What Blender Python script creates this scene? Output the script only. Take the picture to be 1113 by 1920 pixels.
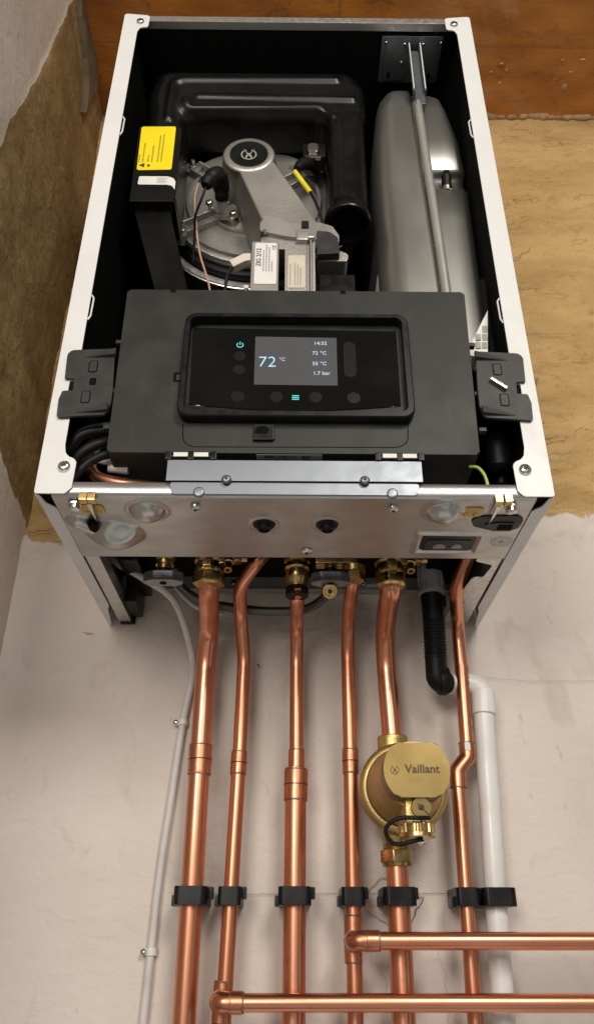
import bpy, bmesh, math, random
from mathutils import Vector, Matrix, noise
random.seed(7)
PI = math.pi
S = bpy.context.scene
for o in list(bpy.data.objects): bpy.data.objects.remove(o)
C = S.collection

# ------------------------------------------------------------------ camera
cam_d = bpy.data.cameras.new('camera'); cam = bpy.data.objects.new('camera', cam_d); C.objects.link(cam)
S.camera = cam
S.render.resolution_x, S.render.resolution_y = 593, 1024
cam_d.sensor_fit = 'VERTICAL'; cam_d.sensor_height = 36.0
cam_d.lens = 36.0 * 1474.5 / 1920.0
cam_d.clip_start = 0.02; cam_d.clip_end = 50
p_, y_, r_ = 0.5029, -0.0056, 0.0039
rt = Vector((1, 0, 0)); fw = Vector((0, math.cos(p_), math.sin(p_))); up = Vector((0, -math.sin(p_), math.cos(p_)))
rt, up = math.cos(r_) * rt + math.sin(r_) * up, -math.sin(r_) * rt + math.cos(r_) * up
R3 = Matrix((rt, up, -fw)).transposed()
R3 = Matrix.Rotation(y_, 3, 'Z') @ R3
cam.matrix_world = Matrix.Translation((-0.0013, -0.8896, -0.3334)) @ R3.to_4x4()

# ------------------------------------------------------------------ world and lamps
W = bpy.data.worlds.new('World'); S.world = W; W.use_nodes = True
nt = W.node_tree; nt.nodes.clear()
wo = nt.nodes.new('ShaderNodeOutputWorld'); bg = nt.nodes.new('ShaderNodeBackground')
tc = nt.nodes.new('ShaderNodeTexCoord'); sx = nt.nodes.new('ShaderNodeSeparateXYZ'); rp = nt.nodes.new('ShaderNodeValToRGB')
mr = nt.nodes.new('ShaderNodeMapRange'); mr.inputs[1].default_value = -1; mr.inputs[2].default_value = 1
nt.links.new(tc.outputs['Generated'], sx.inputs[0]); nt.links.new(sx.outputs['Z'], mr.inputs[0]); nt.links.new(mr.outputs[0], rp.inputs[0])
el = rp.color_ramp.elements
el[0].position = 0.0; el[0].color = (0.54, 0.52, 0.49, 1)
el[1].position = 1.0; el[1].color = (0.20, 0.175, 0.145, 1)
for pos, col in ((0.40, (0.42, 0.40, 0.37, 1)), (0.52, (0.50, 0.47, 0.425, 1)), (0.75, (0.30, 0.265, 0.22, 1))):
    e = el.new(pos); e.color = col
wm = nt.nodes.new('ShaderNodeMapping'); wm.inputs['Scale'].default_value = (1.9, 1.9, 0.75); wm.inputs['Location'].default_value = (3.3, 0.4, 1.7)
wn_ = nt.nodes.new('ShaderNodeTexNoise'); wn_.inputs['Scale'].default_value = 1.25; wn_.inputs['Detail'].default_value = 1.0  # made-up bright and dark bands, added for streaked reflections on the pipes
wr = nt.nodes.new('ShaderNodeMapRange'); wr.interpolation_type = 'SMOOTHSTEP'
for k_, v_ in ((1, 0.42), (2, 0.58), (3, 0.22), (4, 1.75)): wr.inputs[k_].default_value = v_
wx = nt.nodes.new('ShaderNodeVectorMath'); wx.operation = 'SCALE'
nt.links.new(tc.outputs['Generated'], wm.inputs[0]); nt.links.new(wm.outputs[0], wn_.inputs['Vector']); nt.links.new(wn_.outputs['Fac'], wr.inputs[0])
nt.links.new(rp.outputs[0], wx.inputs[0]); nt.links.new(wr.outputs[0], wx.inputs['Scale'])
nt.links.new(wx.outputs[0], bg.inputs[0]); bg.inputs[1].default_value = 0.74
nt.links.new(bg.outputs[0], wo.inputs[0])

def area(name, loc, target, sx_, sy_, power, col):
    d = bpy.data.lights.new(name, 'AREA'); d.shape = 'RECTANGLE'; d.size = sx_; d.size_y = sy_; d.energy = power; d.color = col
    o = bpy.data.objects.new(name, d); C.objects.link(o); o.location = loc
    o.rotation_euler = (Vector(target) - Vector(loc)).to_track_quat('-Z', 'Y').to_euler()
    return o
area('room_lamp', (0.62, -2.20, 0.95), (0.05, -0.1, 0.05), 0.62, 0.62, 28.0, (1.0, 0.945, 0.865))
area('room_lamp', (-0.50, -2.20, 0.30), (0.0, -0.1, -0.1), 0.62, 0.62, 20.0, (1.0, 0.945, 0.865))
S.view_settings.view_transform = 'Standard'; S.view_settings.look = 'None'
S.view_settings.exposure = 0.0; S.view_settings.gamma = 1.0

# ------------------------------------------------------------------ materials
def mat(name, col, metal=0.0, rough=0.5, col2=None, scale=20.0, lo=0.4, hi=0.65, rvar=0.0, bump=0.0, bscale=80.0, stretch=(1, 1, 1),
        rnd=0.0, spec=None, coat=0.0, trans=0.0, emit=None, estr=0.0, detail=5.0, obj_coord=True):
    m = bpy.data.materials.new(name); m.use_nodes = True
    n = m.node_tree.nodes; l = m.node_tree.links
    b = n['Principled BSDF']
    b.inputs['Base Color'].default_value = (*col, 1); b.inputs['Metallic'].default_value = metal; b.inputs['Roughness'].default_value = rough
    if spec is not None: b.inputs['Specular IOR Level'].default_value = spec
    b.inputs['Coat Weight'].default_value = coat; b.inputs['Coat Roughness'].default_value = 0.05
    b.inputs['Transmission Weight'].default_value = trans
    if emit: b.inputs['Emission Color'].default_value = (*emit, 1); b.inputs['Emission Strength'].default_value = estr
    tcn = n.new('ShaderNodeTexCoord'); mp = n.new('ShaderNodeMapping'); mp.inputs['Scale'].default_value = stretch
    l.new(tcn.outputs['Object'], mp.inputs[0])
    if col2 or rvar:
        nz = n.new('ShaderNodeTexNoise'); nz.inputs['Scale'].default_value = scale; nz.inputs['Detail'].default_value = detail
        if rnd:
            oi = n.new('ShaderNodeObjectInfo'); ad = n.new('ShaderNodeVectorMath'); ad.operation = 'ADD'
            sc = n.new('ShaderNodeVectorMath'); sc.operation = 'SCALE'; sc.inputs[0].default_value = (13.0, 7.0, 9.0)
            l.new(oi.outputs['Random'], sc.inputs['Scale']); l.new(mp.outputs[0], ad.inputs[0]); l.new(sc.outputs[0], ad.inputs[1]); l.new(ad.outputs[0], nz.inputs['Vector'])
        else: l.new(mp.outputs[0], nz.inputs['Vector'])
        rm = n.new('ShaderNodeMapRange'); rm.inputs[1].default_value = lo; rm.inputs[2].default_value = hi
        l.new(nz.outputs['Fac'], rm.inputs[0])
        if col2:
            mx = n.new('ShaderNodeMix'); mx.data_type = 'RGBA'; mx.inputs['A'].default_value = (*col, 1); mx.inputs['B'].default_value = (*col2, 1)
            l.new(rm.outputs[0], mx.inputs['Factor']); l.new(mx.outputs['Result'], b.inputs['Base Color'])
        if rvar:
            r2 = n.new('ShaderNodeMapRange'); r2.inputs[3].default_value = max(0.03, rough - rvar); r2.inputs[4].default_value = rough + rvar
            l.new(rm.outputs[0], r2.inputs[0]); l.new(r2.outputs[0], b.inputs['Roughness'])
    if bump:
        bz = n.new('ShaderNodeTexNoise'); bz.inputs['Scale'].default_value = bscale; bz.inputs['Detail'].default_value = 6
        l.new(mp.outputs[0], bz.inputs['Vector'])
        bp = n.new('ShaderNodeBump'); bp.inputs['Strength'].default_value = bump; bp.inputs['Distance'].default_value = 0.002
        l.new(bz.outputs['Fac'], bp.inputs['Height']); l.new(bp.outputs[0], b.inputs['Normal'])
    return m

M = {}
M['white'] = mat('white_powder_coat', (0.70, 0.695, 0.685), 0, 0.42, (0.66, 0.65, 0.64), 30, rvar=0.06, bump=0.06, bscale=900)
M['galv'] = mat('galvanised_steel', (0.66, 0.65, 0.62), 0.92, 0.40, (0.57, 0.56, 0.535), 160, 0.35, 0.7, rvar=0.07, bump=0.04, bscale=300, detail=2)
M['plate'] = mat('bottom_plate_steel', (0.50, 0.495, 0.475), 0.95, 0.36, (0.43, 0.425, 0.41), 34, 0.35, 0.7, rvar=0.05, bump=0.05, bscale=420, stretch=(1, 1.6, 1))
M['bluegalv'] = mat('zinc_bracket_steel', (0.20, 0.215, 0.235), 0.85, 0.42, (0.185, 0.20, 0.218), 60, rvar=0.03)
M['zinc'] = mat('zinc_screw', (0.72, 0.72, 0.70), 1, 0.22, (0.5, 0.5, 0.48), 200, rvar=0.06)
M['lining'] = mat('black_insulation', (0.0025, 0.0025, 0.0024), 0, 0.8, (0.0045, 0.0043, 0.004), 60, spec=0.10, bump=0.3, bscale=600)
M['duct'] = mat('moulded_black_plastic', (0.0035, 0.0032, 0.0028), 0, 0.30, (0.0055, 0.005, 0.0044), 18, rvar=0.04, spec=0.34, bump=0.05, bscale=1500)
M['box'] = mat('charcoal_plastic', (0.022, 0.0225, 0.020), 0, 0.46, (0.029, 0.0275, 0.0235), 26, 0.45, 0.62, rvar=0.05, spec=0.28, bump=0.10, bscale=2200, detail=2)
M['black'] = mat('black_plastic', (0.0045, 0.0045, 0.0045), 0, 0.36, (0.007, 0.007, 0.007), 90, rvar=0.05, spec=0.25)
M['bracket'] = mat('dark_grey_plastic', (0.030, 0.029, 0.029), 0, 0.45, (0.038, 0.036, 0.034), 60, rvar=0.05, spec=0.3)
M['hangsteel'] = mat('dull_zinc_sheet', (0.42, 0.42, 0.41), 0.3, 0.5, (0.37, 0.37, 0.36), 60)
M['rubber'] = mat('black_rubber', (0.004, 0.004, 0.004), 0, 0.5, (0.006, 0.006, 0.006), 60, spec=0.25)
M['glass'] = mat('glossy_black_display', (0.006, 0.0055, 0.005), 0, 0.07, (0.008, 0.0075, 0.007), 14, rvar=0.03, spec=0.85)
M['key'] = mat('unlit_touch_key', (0.016, 0.0145, 0.0135), 0, 0.16, (0.018, 0.0165, 0.015), 50, spec=0.5)
M['screen'] = mat('lcd_screen', (0.03, 0.03, 0.03), 0, 0.12, (0.035, 0.035, 0.036), 30, emit=(0.82, 0.79, 0.80), estr=0.085)
M['glowtext'] = mat('lit_pixels', (0.2, 0.25, 0.3), 0, 0.3, emit=(0.66, 0.84, 1.0), estr=0.5)
M['glowtemp'] = mat('lit_temperature_pixels', (0.2, 0.25, 0.3), 0, 0.3, emit=(0.40, 0.80, 1.0), estr=0.8)
M['glowteal'] = mat('lit_teal_key', (0.05, 0.2, 0.2), 0, 0.3, emit=(0.10, 0.85, 0.80), estr=0.75)
M['alu'] = mat('cast_aluminium', (0.50, 0.47, 0.43), 0.85, 0.42, (0.36, 0.34, 0.31), 22, 0.35, 0.7, rvar=0.10, bump=0.22, bscale=520)
M['aludoor'] = mat('cast_burner_door', (0.50, 0.485, 0.455), 0.85, 0.38, (0.34, 0.325, 0.30), 24, 0.38, 0.66, rvar=0.08, bump=0.12, bscale=320)
M['steel'] = mat('bright_steel', (0.66, 0.63, 0.58), 1, 0.24, (0.5, 0.48, 0.44), 60, rvar=0.08)
M['vessel'] = mat('silver_painted_steel', (0.40, 0.39, 0.36), 0.9, 0.34, (0.37, 0.36, 0.33), 9, rvar=0.03, stretch=(2, 2, 0.8))
M['tubegrey'] = mat('grey_coated_tube', (0.55, 0.53, 0.49), 0.6, 0.34, (0.5, 0.48, 0.44), 40)
M['copper'] = mat('copper_tube', (0.74, 0.325, 0.200), 1, 0.385, (0.46, 0.170, 0.085), 26, 0.44, 0.78, rvar=0.09, bump=0.03, bscale=60, stretch=(1, 1, 0.22), rnd=1)
M['copperh'] = mat('copper_tube_level_run', (0.74, 0.325, 0.205), 1, 0.385, (0.48, 0.180, 0.095), 26, 0.46, 0.8, rvar=0.09, bump=0.03, bscale=60, stretch=(0.22, 1, 1), rnd=1)
M['copperfit'] = mat('copper_fitting', (0.64, 0.268, 0.155), 1, 0.38, (0.44, 0.175, 0.10), 55, 0.42, 0.75, rvar=0.08, bump=0.05, bscale=200, rnd=1)
M['solder'] = mat('dull_solder_joint', (0.30, 0.25, 0.19), 0.8, 0.5, (0.12, 0.09, 0.07), 300, 0.4, 0.6)
M['joint'] = mat('dark_joint_line', (0.10, 0.045, 0.025), 0.6, 0.5, (0.06, 0.03, 0.02), 300)
M['brass'] = mat('brass', (0.54, 0.385, 0.175), 1, 0.32, (0.38, 0.255, 0.10), 45, 0.4, 0.75, rvar=0.08, bump=0.04, bscale=500)
M['brasscast'] = mat('cast_brass', (0.56, 0.41, 0.165), 0.9, 0.46, (0.44, 0.305, 0.11), 35, 0.4, 0.75, rvar=0.08, bump=0.18, bscale=900)
M['brasslid'] = mat('satin_brass', (0.255, 0.185, 0.075), 1, 0.40, (0.19, 0.135, 0.050), 18, 0.42, 0.7, rvar=0.08, bump=0.03, bscale=900)
M['engrave'] = mat('dark_engraving', (0.05, 0.035, 0.015), 0.3, 0.5, (0.06, 0.04, 0.02), 200)
M['emblem'] = mat('embossed_metal_mark', (0.42, 0.40, 0.37), 0.2, 0.4, (0.36, 0.34, 0.31), 300)
M['yellow'] = mat('yellow_sticker', (0.84, 0.66, 0.005), 0, 0.45, (0.80, 0.62, 0.005), 30)
M['yellows'] = mat('yellow_sleeve', (0.80, 0.68, 0.03), 0, 0.35, (0.7, 0.58, 0.03), 60)
M['label'] = mat('white_label', (0.72, 0.70, 0.66), 0, 0.5, (0.68, 0.66, 0.62), 60)
M['greylabel'] = mat('grey_label', (0.42, 0.42, 0.42), 0, 0.5, (0.38, 0.38, 0.38), 60)
M['tinlabel'] = mat('beige_label', (0.60, 0.53, 0.43), 0, 0.45, (0.55, 0.48, 0.38), 60)
M['ink'] = mat('printed_ink', (0.035, 0.032, 0.03), 0, 0.6, (0.05, 0.045, 0.04), 200)
M['inkgrey'] = mat('fine_print', (0.30, 0.29, 0.27), 0, 0.6, (0.36, 0.35, 0.33), 200)
M['inkbrown'] = mat('fine_print_on_yellow', (0.30, 0.23, 0.02), 0, 0.6, (0.34, 0.26, 0.02), 200)
M['greyplastic'] = mat('grey_plastic', (0.24, 0.235, 0.22), 0, 0.5, (0.28, 0.27, 0.25), 60)
M['lever'] = mat('grey_valve_lever', (0.30, 0.31, 0.32), 0.75, 0.32, (0.28, 0.29, 0.30), 60, bump=0.03, bscale=600)
M['whiteplastic'] = mat('white_pvc', (0.74, 0.72, 0.70), 0, 0.34, (0.68, 0.66, 0.63), 30, rvar=0.06)
M['cable'] = mat('white_cable_sheath', (0.62, 0.59, 0.57), 0, 0.5, (0.55, 0.52, 0.49), 40)
M['cream'] = mat('cream_connector', (0.62, 0.56, 0.47), 0, 0.45, (0.56, 0.50, 0.42), 60)
M['ceramic'] = mat('ceramic', (0.52, 0.49, 0.45), 0, 0.4, (0.42, 0.38, 0.34), 120)
M['clearplastic'] = mat('milky_clear_plastic', (0.74, 0.75, 0.78), 0, 0.2, (0.66, 0.67, 0.70), 40, trans=0.55)
M['wirecopper'] = mat('tan_wire', (0.55, 0.33, 0.21), 0, 0.4, (0.5, 0.3, 0.2), 60)
M['wiregreen'] = mat('earth_wire', (0.42, 0.50, 0.10), 0, 0.4, (0.30, 0.42, 0.06), 300)
M['braid'] = None

def braid_mat():
    m = bpy.data.materials.new('braided_steel_sleeve'); m.use_nodes = True
    n = m.node_tree.nodes; l = m.node_tree.links; b = n['Principled BSDF']
    b.inputs['Metallic'].default_value = 0.8; b.inputs['Roughness'].default_value = 0.4
    t = n.new('ShaderNodeTexCoord'); outs = []
    for ang in (0.75, -0.75):
        mp = n.new('ShaderNodeMapping'); mp.inputs['Rotation'].default_value = (0, ang, 0)
        wv = n.new('ShaderNodeTexWave'); wv.inputs['Scale'].default_value = 190; wv.inputs['Distortion'].default_value = 0.3
        l.new(t.outputs['Object'], mp.inputs[0]); l.new(mp.outputs[0], wv.inputs['Vector']); outs.append(wv)
    mn = n.new('ShaderNodeMath'); mn.operation = 'MINIMUM'; l.new(outs[0].outputs['Fac'], mn.inputs[0]); l.new(outs[1].outputs['Fac'], mn.inputs[1])
    mx = n.new('ShaderNodeMix'); mx.data_type = 'RGBA'; mx.inputs['A'].default_value = (0.05, 0.042, 0.036, 1); mx.inputs['B'].default_value = (0.34, 0.31, 0.28, 1)
    l.new(mn.outputs[0], mx.inputs['Factor']); l.new(mx.outputs['Result'], b.inputs['Base Color'])
    return m
M['braid'] = braid_mat()

def wall_mat(name, tan, tan2, paint, paint2):
    """bare tan plaster / painted skim, chosen by the 'tan' layer attribute of the wall mesh"""
    m = bpy.data.materials.new(name); m.use_nodes = True
    n = m.node_tree.nodes; l = m.node_tree.links; b = n['Principled BSDF']
    b.inputs['Specular IOR Level'].default_value = 0.25
    t = n.new('ShaderNodeTexCoord'); at = n.new('ShaderNodeAttribute'); at.attribute_name = 'tan'
    def nz(scale, st=(1, 1, 1), det=6, dist=0.0):
        mp = n.new('ShaderNodeMapping'); mp.inputs['Scale'].default_value = st; l.new(t.outputs['Object'], mp.inputs[0])
        k = n.new('ShaderNodeTexNoise'); k.inputs['Scale'].default_value = scale; k.inputs['Detail'].default_value = det; k.inputs['Distortion'].default_value = dist
        l.new(mp.outputs[0], k.inputs['Vector']); return k.outputs['Fac']
    def ramp(x, a, c, o0=0.0, o1=1.0):
        k = n.new('ShaderNodeMapRange'); k.inputs[1].default_value = a; k.inputs[2].default_value = c; k.inputs[3].default_value = o0; k.inputs[4].default_value = o1
        l.new(x, k.inputs[0]); return k.outputs[0]
    def mix(f, A, B):
        k = n.new('ShaderNodeMix'); k.data_type = 'RGBA'
        l.new(f, k.inputs['Factor'])
        for nm, v in (('A', A), ('B', B)):
            if isinstance(v, tuple): k.inputs[nm].default_value = (*v, 1)
            else: l.new(v, k.inputs[nm])
        return k.outputs['Result']
    def math_(op, a, c):
        k = n.new('ShaderNodeMath'); k.operation = op
        for i, v in enumerate((a, c)):
            if isinstance(v, (int, float)): k.inputs[i].default_value = v
            else: l.new(v, k.inputs[i])
        return k.outputs[0]
    tcol = mix(ramp(nz(7, (1, 1, 2.2), 8, 0.6), 0.35, 0.68), tan, tan2)
    tcol = mix(ramp(nz(16, (1, 1, 3.0), 10, 1.6), 0.57, 0.70, 0, 0.55), tcol, (tan[0] * 0.62, tan[1] * 0.56, tan[2] * 0.48))
    tcol = mix(ramp(nz(150, (1, 1, 1), 2), 0.66, 0.76, 0, 0.6), tcol, (tan[0] * 0.4, tan[1] * 0.35, tan[2] * 0.3))
    for sc_, st_, wd_, am_ in ((9, (1, 1, 2.6), .012, .75), (20, (1, 1, 3.0), .014, .40)):          # shade of crevices and trowel edges, painted as dark lines in the coat
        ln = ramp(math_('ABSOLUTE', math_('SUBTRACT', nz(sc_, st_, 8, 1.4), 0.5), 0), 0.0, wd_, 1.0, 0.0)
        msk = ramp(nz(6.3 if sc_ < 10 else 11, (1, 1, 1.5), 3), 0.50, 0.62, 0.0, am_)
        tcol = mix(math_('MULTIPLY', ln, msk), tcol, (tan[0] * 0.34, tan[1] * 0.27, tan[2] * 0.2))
    pcol = mix(ramp(nz(5, (1, 1, 1), 6, 0.4), 0.40, 0.66), paint, paint2)
    pcol = mix(ramp(nz(21, (1, 1, 0.6), 7, 1.0), 0.58, 0.74, 0, 0.38), pcol, (paint[0] * 0.62, paint[1] * 0.57, paint[2] * 0.50))
    pcol = mix(ramp(nz(60, (1, 1, 0.5), 3), 0.67, 0.74, 0, 0.38), pcol, (paint[0] * 0.5, paint[1] * 0.46, paint[2] * 0.42))
    edge = math_('ADD', at.outputs['Fac'], ramp(nz(45, (1, 1, 1), 6), 0.3, 0.7, -0.12, 0.12))
    f = ramp(edge, 0.46, 0.54)
    l.new(mix(f, pcol, tcol), b.inputs['Base Color'])
    b.inputs['Roughness'].default_value = 0.8
    h = math_('ADD', math_('MULTIPLY', nz(38, (1, 1, 1.6), 10, 0.8), 0.9), math_('MULTIPLY', nz(170, (1, 1, 1), 4), 0.25))
    hb = math_('MULTIPLY', h, ramp(f, 0, 1, 0.45, 1.0))
    bp = n.new('ShaderNodeBump'); bp.inputs['Strength'].default_value = 0.9; bp.inputs['Distance'].default_value = 0.005
    l.new(hb, bp.inputs['Height']); l.new(bp.outputs[0], b.inputs['Normal'])
    return m
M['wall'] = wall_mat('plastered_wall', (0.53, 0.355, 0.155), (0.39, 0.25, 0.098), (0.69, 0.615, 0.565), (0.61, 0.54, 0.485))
M['wall_l'] = wall_mat('plastered_side_wall_shaded', (0.30, 0.205, 0.092), (0.185, 0.120, 0.050), (0.60, 0.53, 0.47), (0.52, 0.45, 0.39))  # darker copy of the plaster, the side wall's shade put into its colour
M['crack'] = mat('hairline_crack', (0.13, 0.095, 0.07), 0, 0.9, (0.20, 0.15, 0.11), 150)
M['ceil'] = mat('brown_board', (0.50, 0.195, 0.033), 0, 0.58, (0.30, 0.105, 0.018), 9, 0.32, 0.7, rvar=0.08, bump=0.35, bscale=70, stretch=(1, 2.4, 1))
M['flap'] = mat('old_brown_skim', (0.10, 0.075, 0.045), 0, 0.85, (0.15, 0.105, 0.06), 30, bump=0.4, bscale=120)
M['dust'] = mat('pale_plaster_dust', (0.46, 0.31, 0.18), 0, 0.9, (0.36, 0.21, 0.10), 60, bump=0.4, bscale=200)

def add_smears(m, colr, scale, lo, hi, amt):
    n = m.node_tree.nodes; l = m.node_tree.links; b = n['Principled BSDF']; src = b.inputs['Base Color'].links[0].from_socket
    t = n.new('ShaderNodeTexCoord'); k = n.new('ShaderNodeTexNoise'); k.inputs['Scale'].default_value = scale; k.inputs['Detail'].default_value = 9; k.inputs['Roughness'].default_value = 0.62; k.inputs['Distortion'].default_value = 0.7
    r = n.new('ShaderNodeMapRange'); r.inputs[1].default_value = lo; r.inputs[2].default_value = hi; r.inputs[4].default_value = amt
    x = n.new('ShaderNodeMix'); x.data_type = 'RGBA'; x.inputs['B'].default_value = (*colr, 1)
    l.new(t.outputs['Object'], k.inputs['Vector']); l.new(k.outputs['Fac'], r.inputs[0]); l.new(r.outputs[0], x.inputs['Factor']); l.new(src, x.inputs['A']); l.new(x.outputs['Result'], b.inputs['Base Color'])
add_smears(M['ceil'], (0.50, 0.34, 0.22), 6.5, 0.52, 0.72, 0.5)
add_smears(M['ceil'], (0.10, 0.04, 0.010), 30, 0.56, 0.70, 0.6)
add_smears(M['box'], (0.048, 0.042, 0.033), 24, 0.57, 0.66, 0.5)
add_smears(M['white'], (0.50, 0.47, 0.42), 40, 0.66, 0.74, 0.35)
add_smears(M['black'], (0.02, 0.019, 0.017), 60, 0.60, 0.72, 0.5)
add_smears(M['duct'], (0.012, 0.011, 0.009), 22, 0.56, 0.70, 0.6)
add_smears(M['copperfit'], (0.30, 0.13, 0.07), 110, 0.58, 0.70, 0.6)
add_smears(M['brasslid'], (0.36, 0.25, 0.13), 30, 0.62, 0.70, 0.4)
add_smears(M['copper'], (0.36, 0.15, 0.075), 85, 0.60, 0.74, 0.5)
add_smears(M['copperh'], (0.36, 0.15, 0.075), 85, 0.60, 0.74, 0.5)

# ------------------------------------------------------------------ mesh helpers
def finish(bm, angle=38):
    bmesh.ops.remove_doubles(bm, verts=bm.verts, dist=1e-7)
    bmesh.ops.recalc_face_normals(bm, faces=bm.faces)
    a = math.radians(angle)
    for f in bm.faces: f.smooth = True
    for e in bm.edges:
        if len(e.link_faces) == 2:
            try: e.smooth = e.calc_face_angle() < a
            except Exception: pass

def tag(o, label=None, cat=None, group=None, kind=None):
    if label: o['label'] = label
    if cat: o['category'] = cat
    if group: o['group'] = group
    if kind: o['kind'] = kind
    return o

def thing(name, label, cat, loc, group=None):
    o = bpy.data.objects.new(name, None); C.objects.link(o); o.location = loc; o.empty_display_size = 0.02
    return tag(o, label, cat, group)

def obj(name, bm, m, parent=None, angle=38, recenter=True):
    flat = id(bm) in FLAT; FLAT.discard(id(bm))
    if not isinstance(bm, bpy.types.Mesh):
        finish(bm, angle)
        me = bpy.data.meshes.new(name); bm.to_mesh(me); bm.free()
    else: me = bm
    ms = m if isinstance(m, (list, tuple)) else [m]
    for k in ms: me.materials.append(M[k] if isinstance(k, str) else k)
    o = bpy.data.objects.new(name, me); C.objects.link(o)
    if flat: wn = o.modifiers.new('flat_faces', 'WEIGHTED_NORMAL'); wn.keep_sharp = True; wn.weight = 100
    if parent is not None:
        o.parent = parent
        if parent.parent is None and parent.type == 'EMPTY': o.location = -Vector(parent.location)
        elif parent.parent is None: o.location = -Vector(parent.location)
    elif recenter:
        c = sum((v.co for v in me.vertices), Vector()) / len(me.vertices); c.z = min(v.co.z for v in me.vertices)
        for v in me.vertices: v.co -= c
        o.location = c
    return o

FLAT = set()                       # meshes with large flat faces get area-weighted normals
def nb():
    b = bmesh.new(); FLAT.discard(id(b)); return b

def box(bm, x0, x1, y0, y1, z0, z1, bev=0.0, seg=2):
    FLAT.add(id(bm)); r = bmesh.ops.create_cube(bm, size=1.0); vs = r['verts']
    for v in vs:
        v.co = Vector((x0 + (v.co.x + .5) * (x1 - x0), y0 + (v.co.y + .5) * (y1 - y0), z0 + (v.co.z + .5) * (z1 - z0)))
    if bev:
        es = list({e for v in vs for e in v.link_edges})
        bmesh.ops.bevel(bm, geom=es, offset=bev, segments=seg, profile=0.6, affect='EDGES')
    return bm

def fillet(pts, rad, seg=5, closed=True):
    """rounded 2-D polygon / polyline; rad is one number or one per point"""
    out = []; n = len(pts)
    for i, p in enumerate(pts):
        r = rad[i] if isinstance(rad, (list, tuple)) else rad
        p = Vector(p)
        if r <= 0 or (not closed and i in (0, n - 1)): out.append(p); continue
        a = Vector(pts[i - 1]) - p; b = Vector(pts[(i + 1) % n]) - p
        la, lb = a.length, b.length; a.normalize(); b.normalize()
        ang = a.angle(b)
        if ang > PI - 0.03: out.append(p); continue
        d = min(r / math.tan(ang / 2), la * .48, lb * .48); rr = d * math.tan(ang / 2)
        c = p + (a + b).normalized() * (rr / math.sin(ang / 2))
        s = p + a * d - c; e = p + b * d - c
        for k in range(seg + 1):
            t = k / seg
            om = s.angle(e)
            v = s * (math.sin((1 - t) * om) / math.sin(om)) + e * (math.sin(t * om) / math.sin(om)) if om > 1e-4 else s.lerp(e, t)
            out.append(c + v)
    return out

def prism(bm, outline, f0, f1, plane='XZ', bev=0.0, seg=3, both=False):
    """outline in a plane, from depth f0 (the visible side) to f1; bev rounds the f0 rim"""
    def P(p, d):
        return Vector((p[0], d, p[1])) if plane == 'XZ' else (Vector((p[0], p[1], d)) if plane == 'XY' else Vector((d, p[0], p[1])))
    FLAT.add(id(bm)); a = [bm.verts.new(P(p, f0)) for p in outline]; b = [bm.verts.new(P(p, f1)) for p in outline]
    n = len(a)
    fa = bm.faces.new(a); fb = bm.faces.new(list(reversed(b)))
    for i in range(n): bm.faces.new((a[i], b[i], b[(i + 1) % n], a[(i + 1) % n]))
    if bev:
        es = list(fa.edges) + (list(fb.edges) if both else [])
        bmesh.ops.bevel(bm, geom=es, offset=bev, segments=seg, profile=0.5, affect='EDGES', clamp_overlap=True)
    return bm

def frame_for(d):
    d = Vector(d).normalized()
    u = Vector((0, 0, 1)) if abs(d.z) < .9 else Vector((1, 0, 0))
    u = (u - d * u.dot(d)).normalized()
    return u, d.cross(u)

def lathe(bm, prof, origin, axis=(0, 0, 1), seg=28, cap=True):
    """profile (t along axis, r)"""
    ax = Vector(axis).normalized(); u, w = frame_for(ax); o = Vector(origin); rings = []
    for t, r in prof:
        rings.append([bm.verts.new(o + ax * t + (u * math.cos(2 * PI * k / seg) + w * math.sin(2 * PI * k / seg)) * max(r, 1e-5)) for k in range(seg)])
    for a, b in zip(rings, rings[1:]):
        for k in range(seg): bm.faces.new((a[k], a[(k + 1) % seg], b[(k + 1) % seg], b[k]))
    if cap:
        bm.faces.new(list(reversed(rings[0]))); bm.faces.new(rings[-1])
    return bm

def hexnut(bm, origin, axis, r, h, bev=0.0008, rot=0.0):
    ax = Vector(axis).normalized(); u, w = frame_for(ax); o = Vector(origin)
    a = []; b = []
    for k in range(6):
        th = rot + k * PI / 3; d = u * math.cos(th) + w * math.sin(th)
        a.append(bm.verts.new(o + d * r)); b.append(bm.verts.new(o + ax * h + d * r))
    fs = [bm.faces.new(list(reversed(a))), bm.faces.new(b)] + [bm.faces.new((a[k], a[(k + 1) % 6], b[(k + 1) % 6], b[k])) for k in range(6)]
    es = list({e for f in fs for e in f.edges})
    bmesh.ops.bevel(bm, geom=es, offset=bev, segments=2, profile=0.6, affect='EDGES')
    return bm

def smooth_path(pts, n=10):
    """Catmull-Rom through 3-D points"""
    P = [Vector(p) for p in pts]; P = [2 * P[0] - P[1]] + P + [2 * P[-1] - P[-2]]; out = []
    for i in range(1, len(P) - 2):
        for k in range(n):
            t = k / n; a, b, c, d = P[i - 1:i + 3]
            out.append(0.5 * ((2 * b) + (c - a) * t + (2 * a - 5 * b + 4 * c - d) * t * t + (3 * b - a - 3 * c + d) * t ** 3))
    out.append(P[-2]); return out

def bend_path(pts, rad, seg=8):
    return fillet([Vector(p) for p in pts], rad, seg, closed=False)

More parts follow.
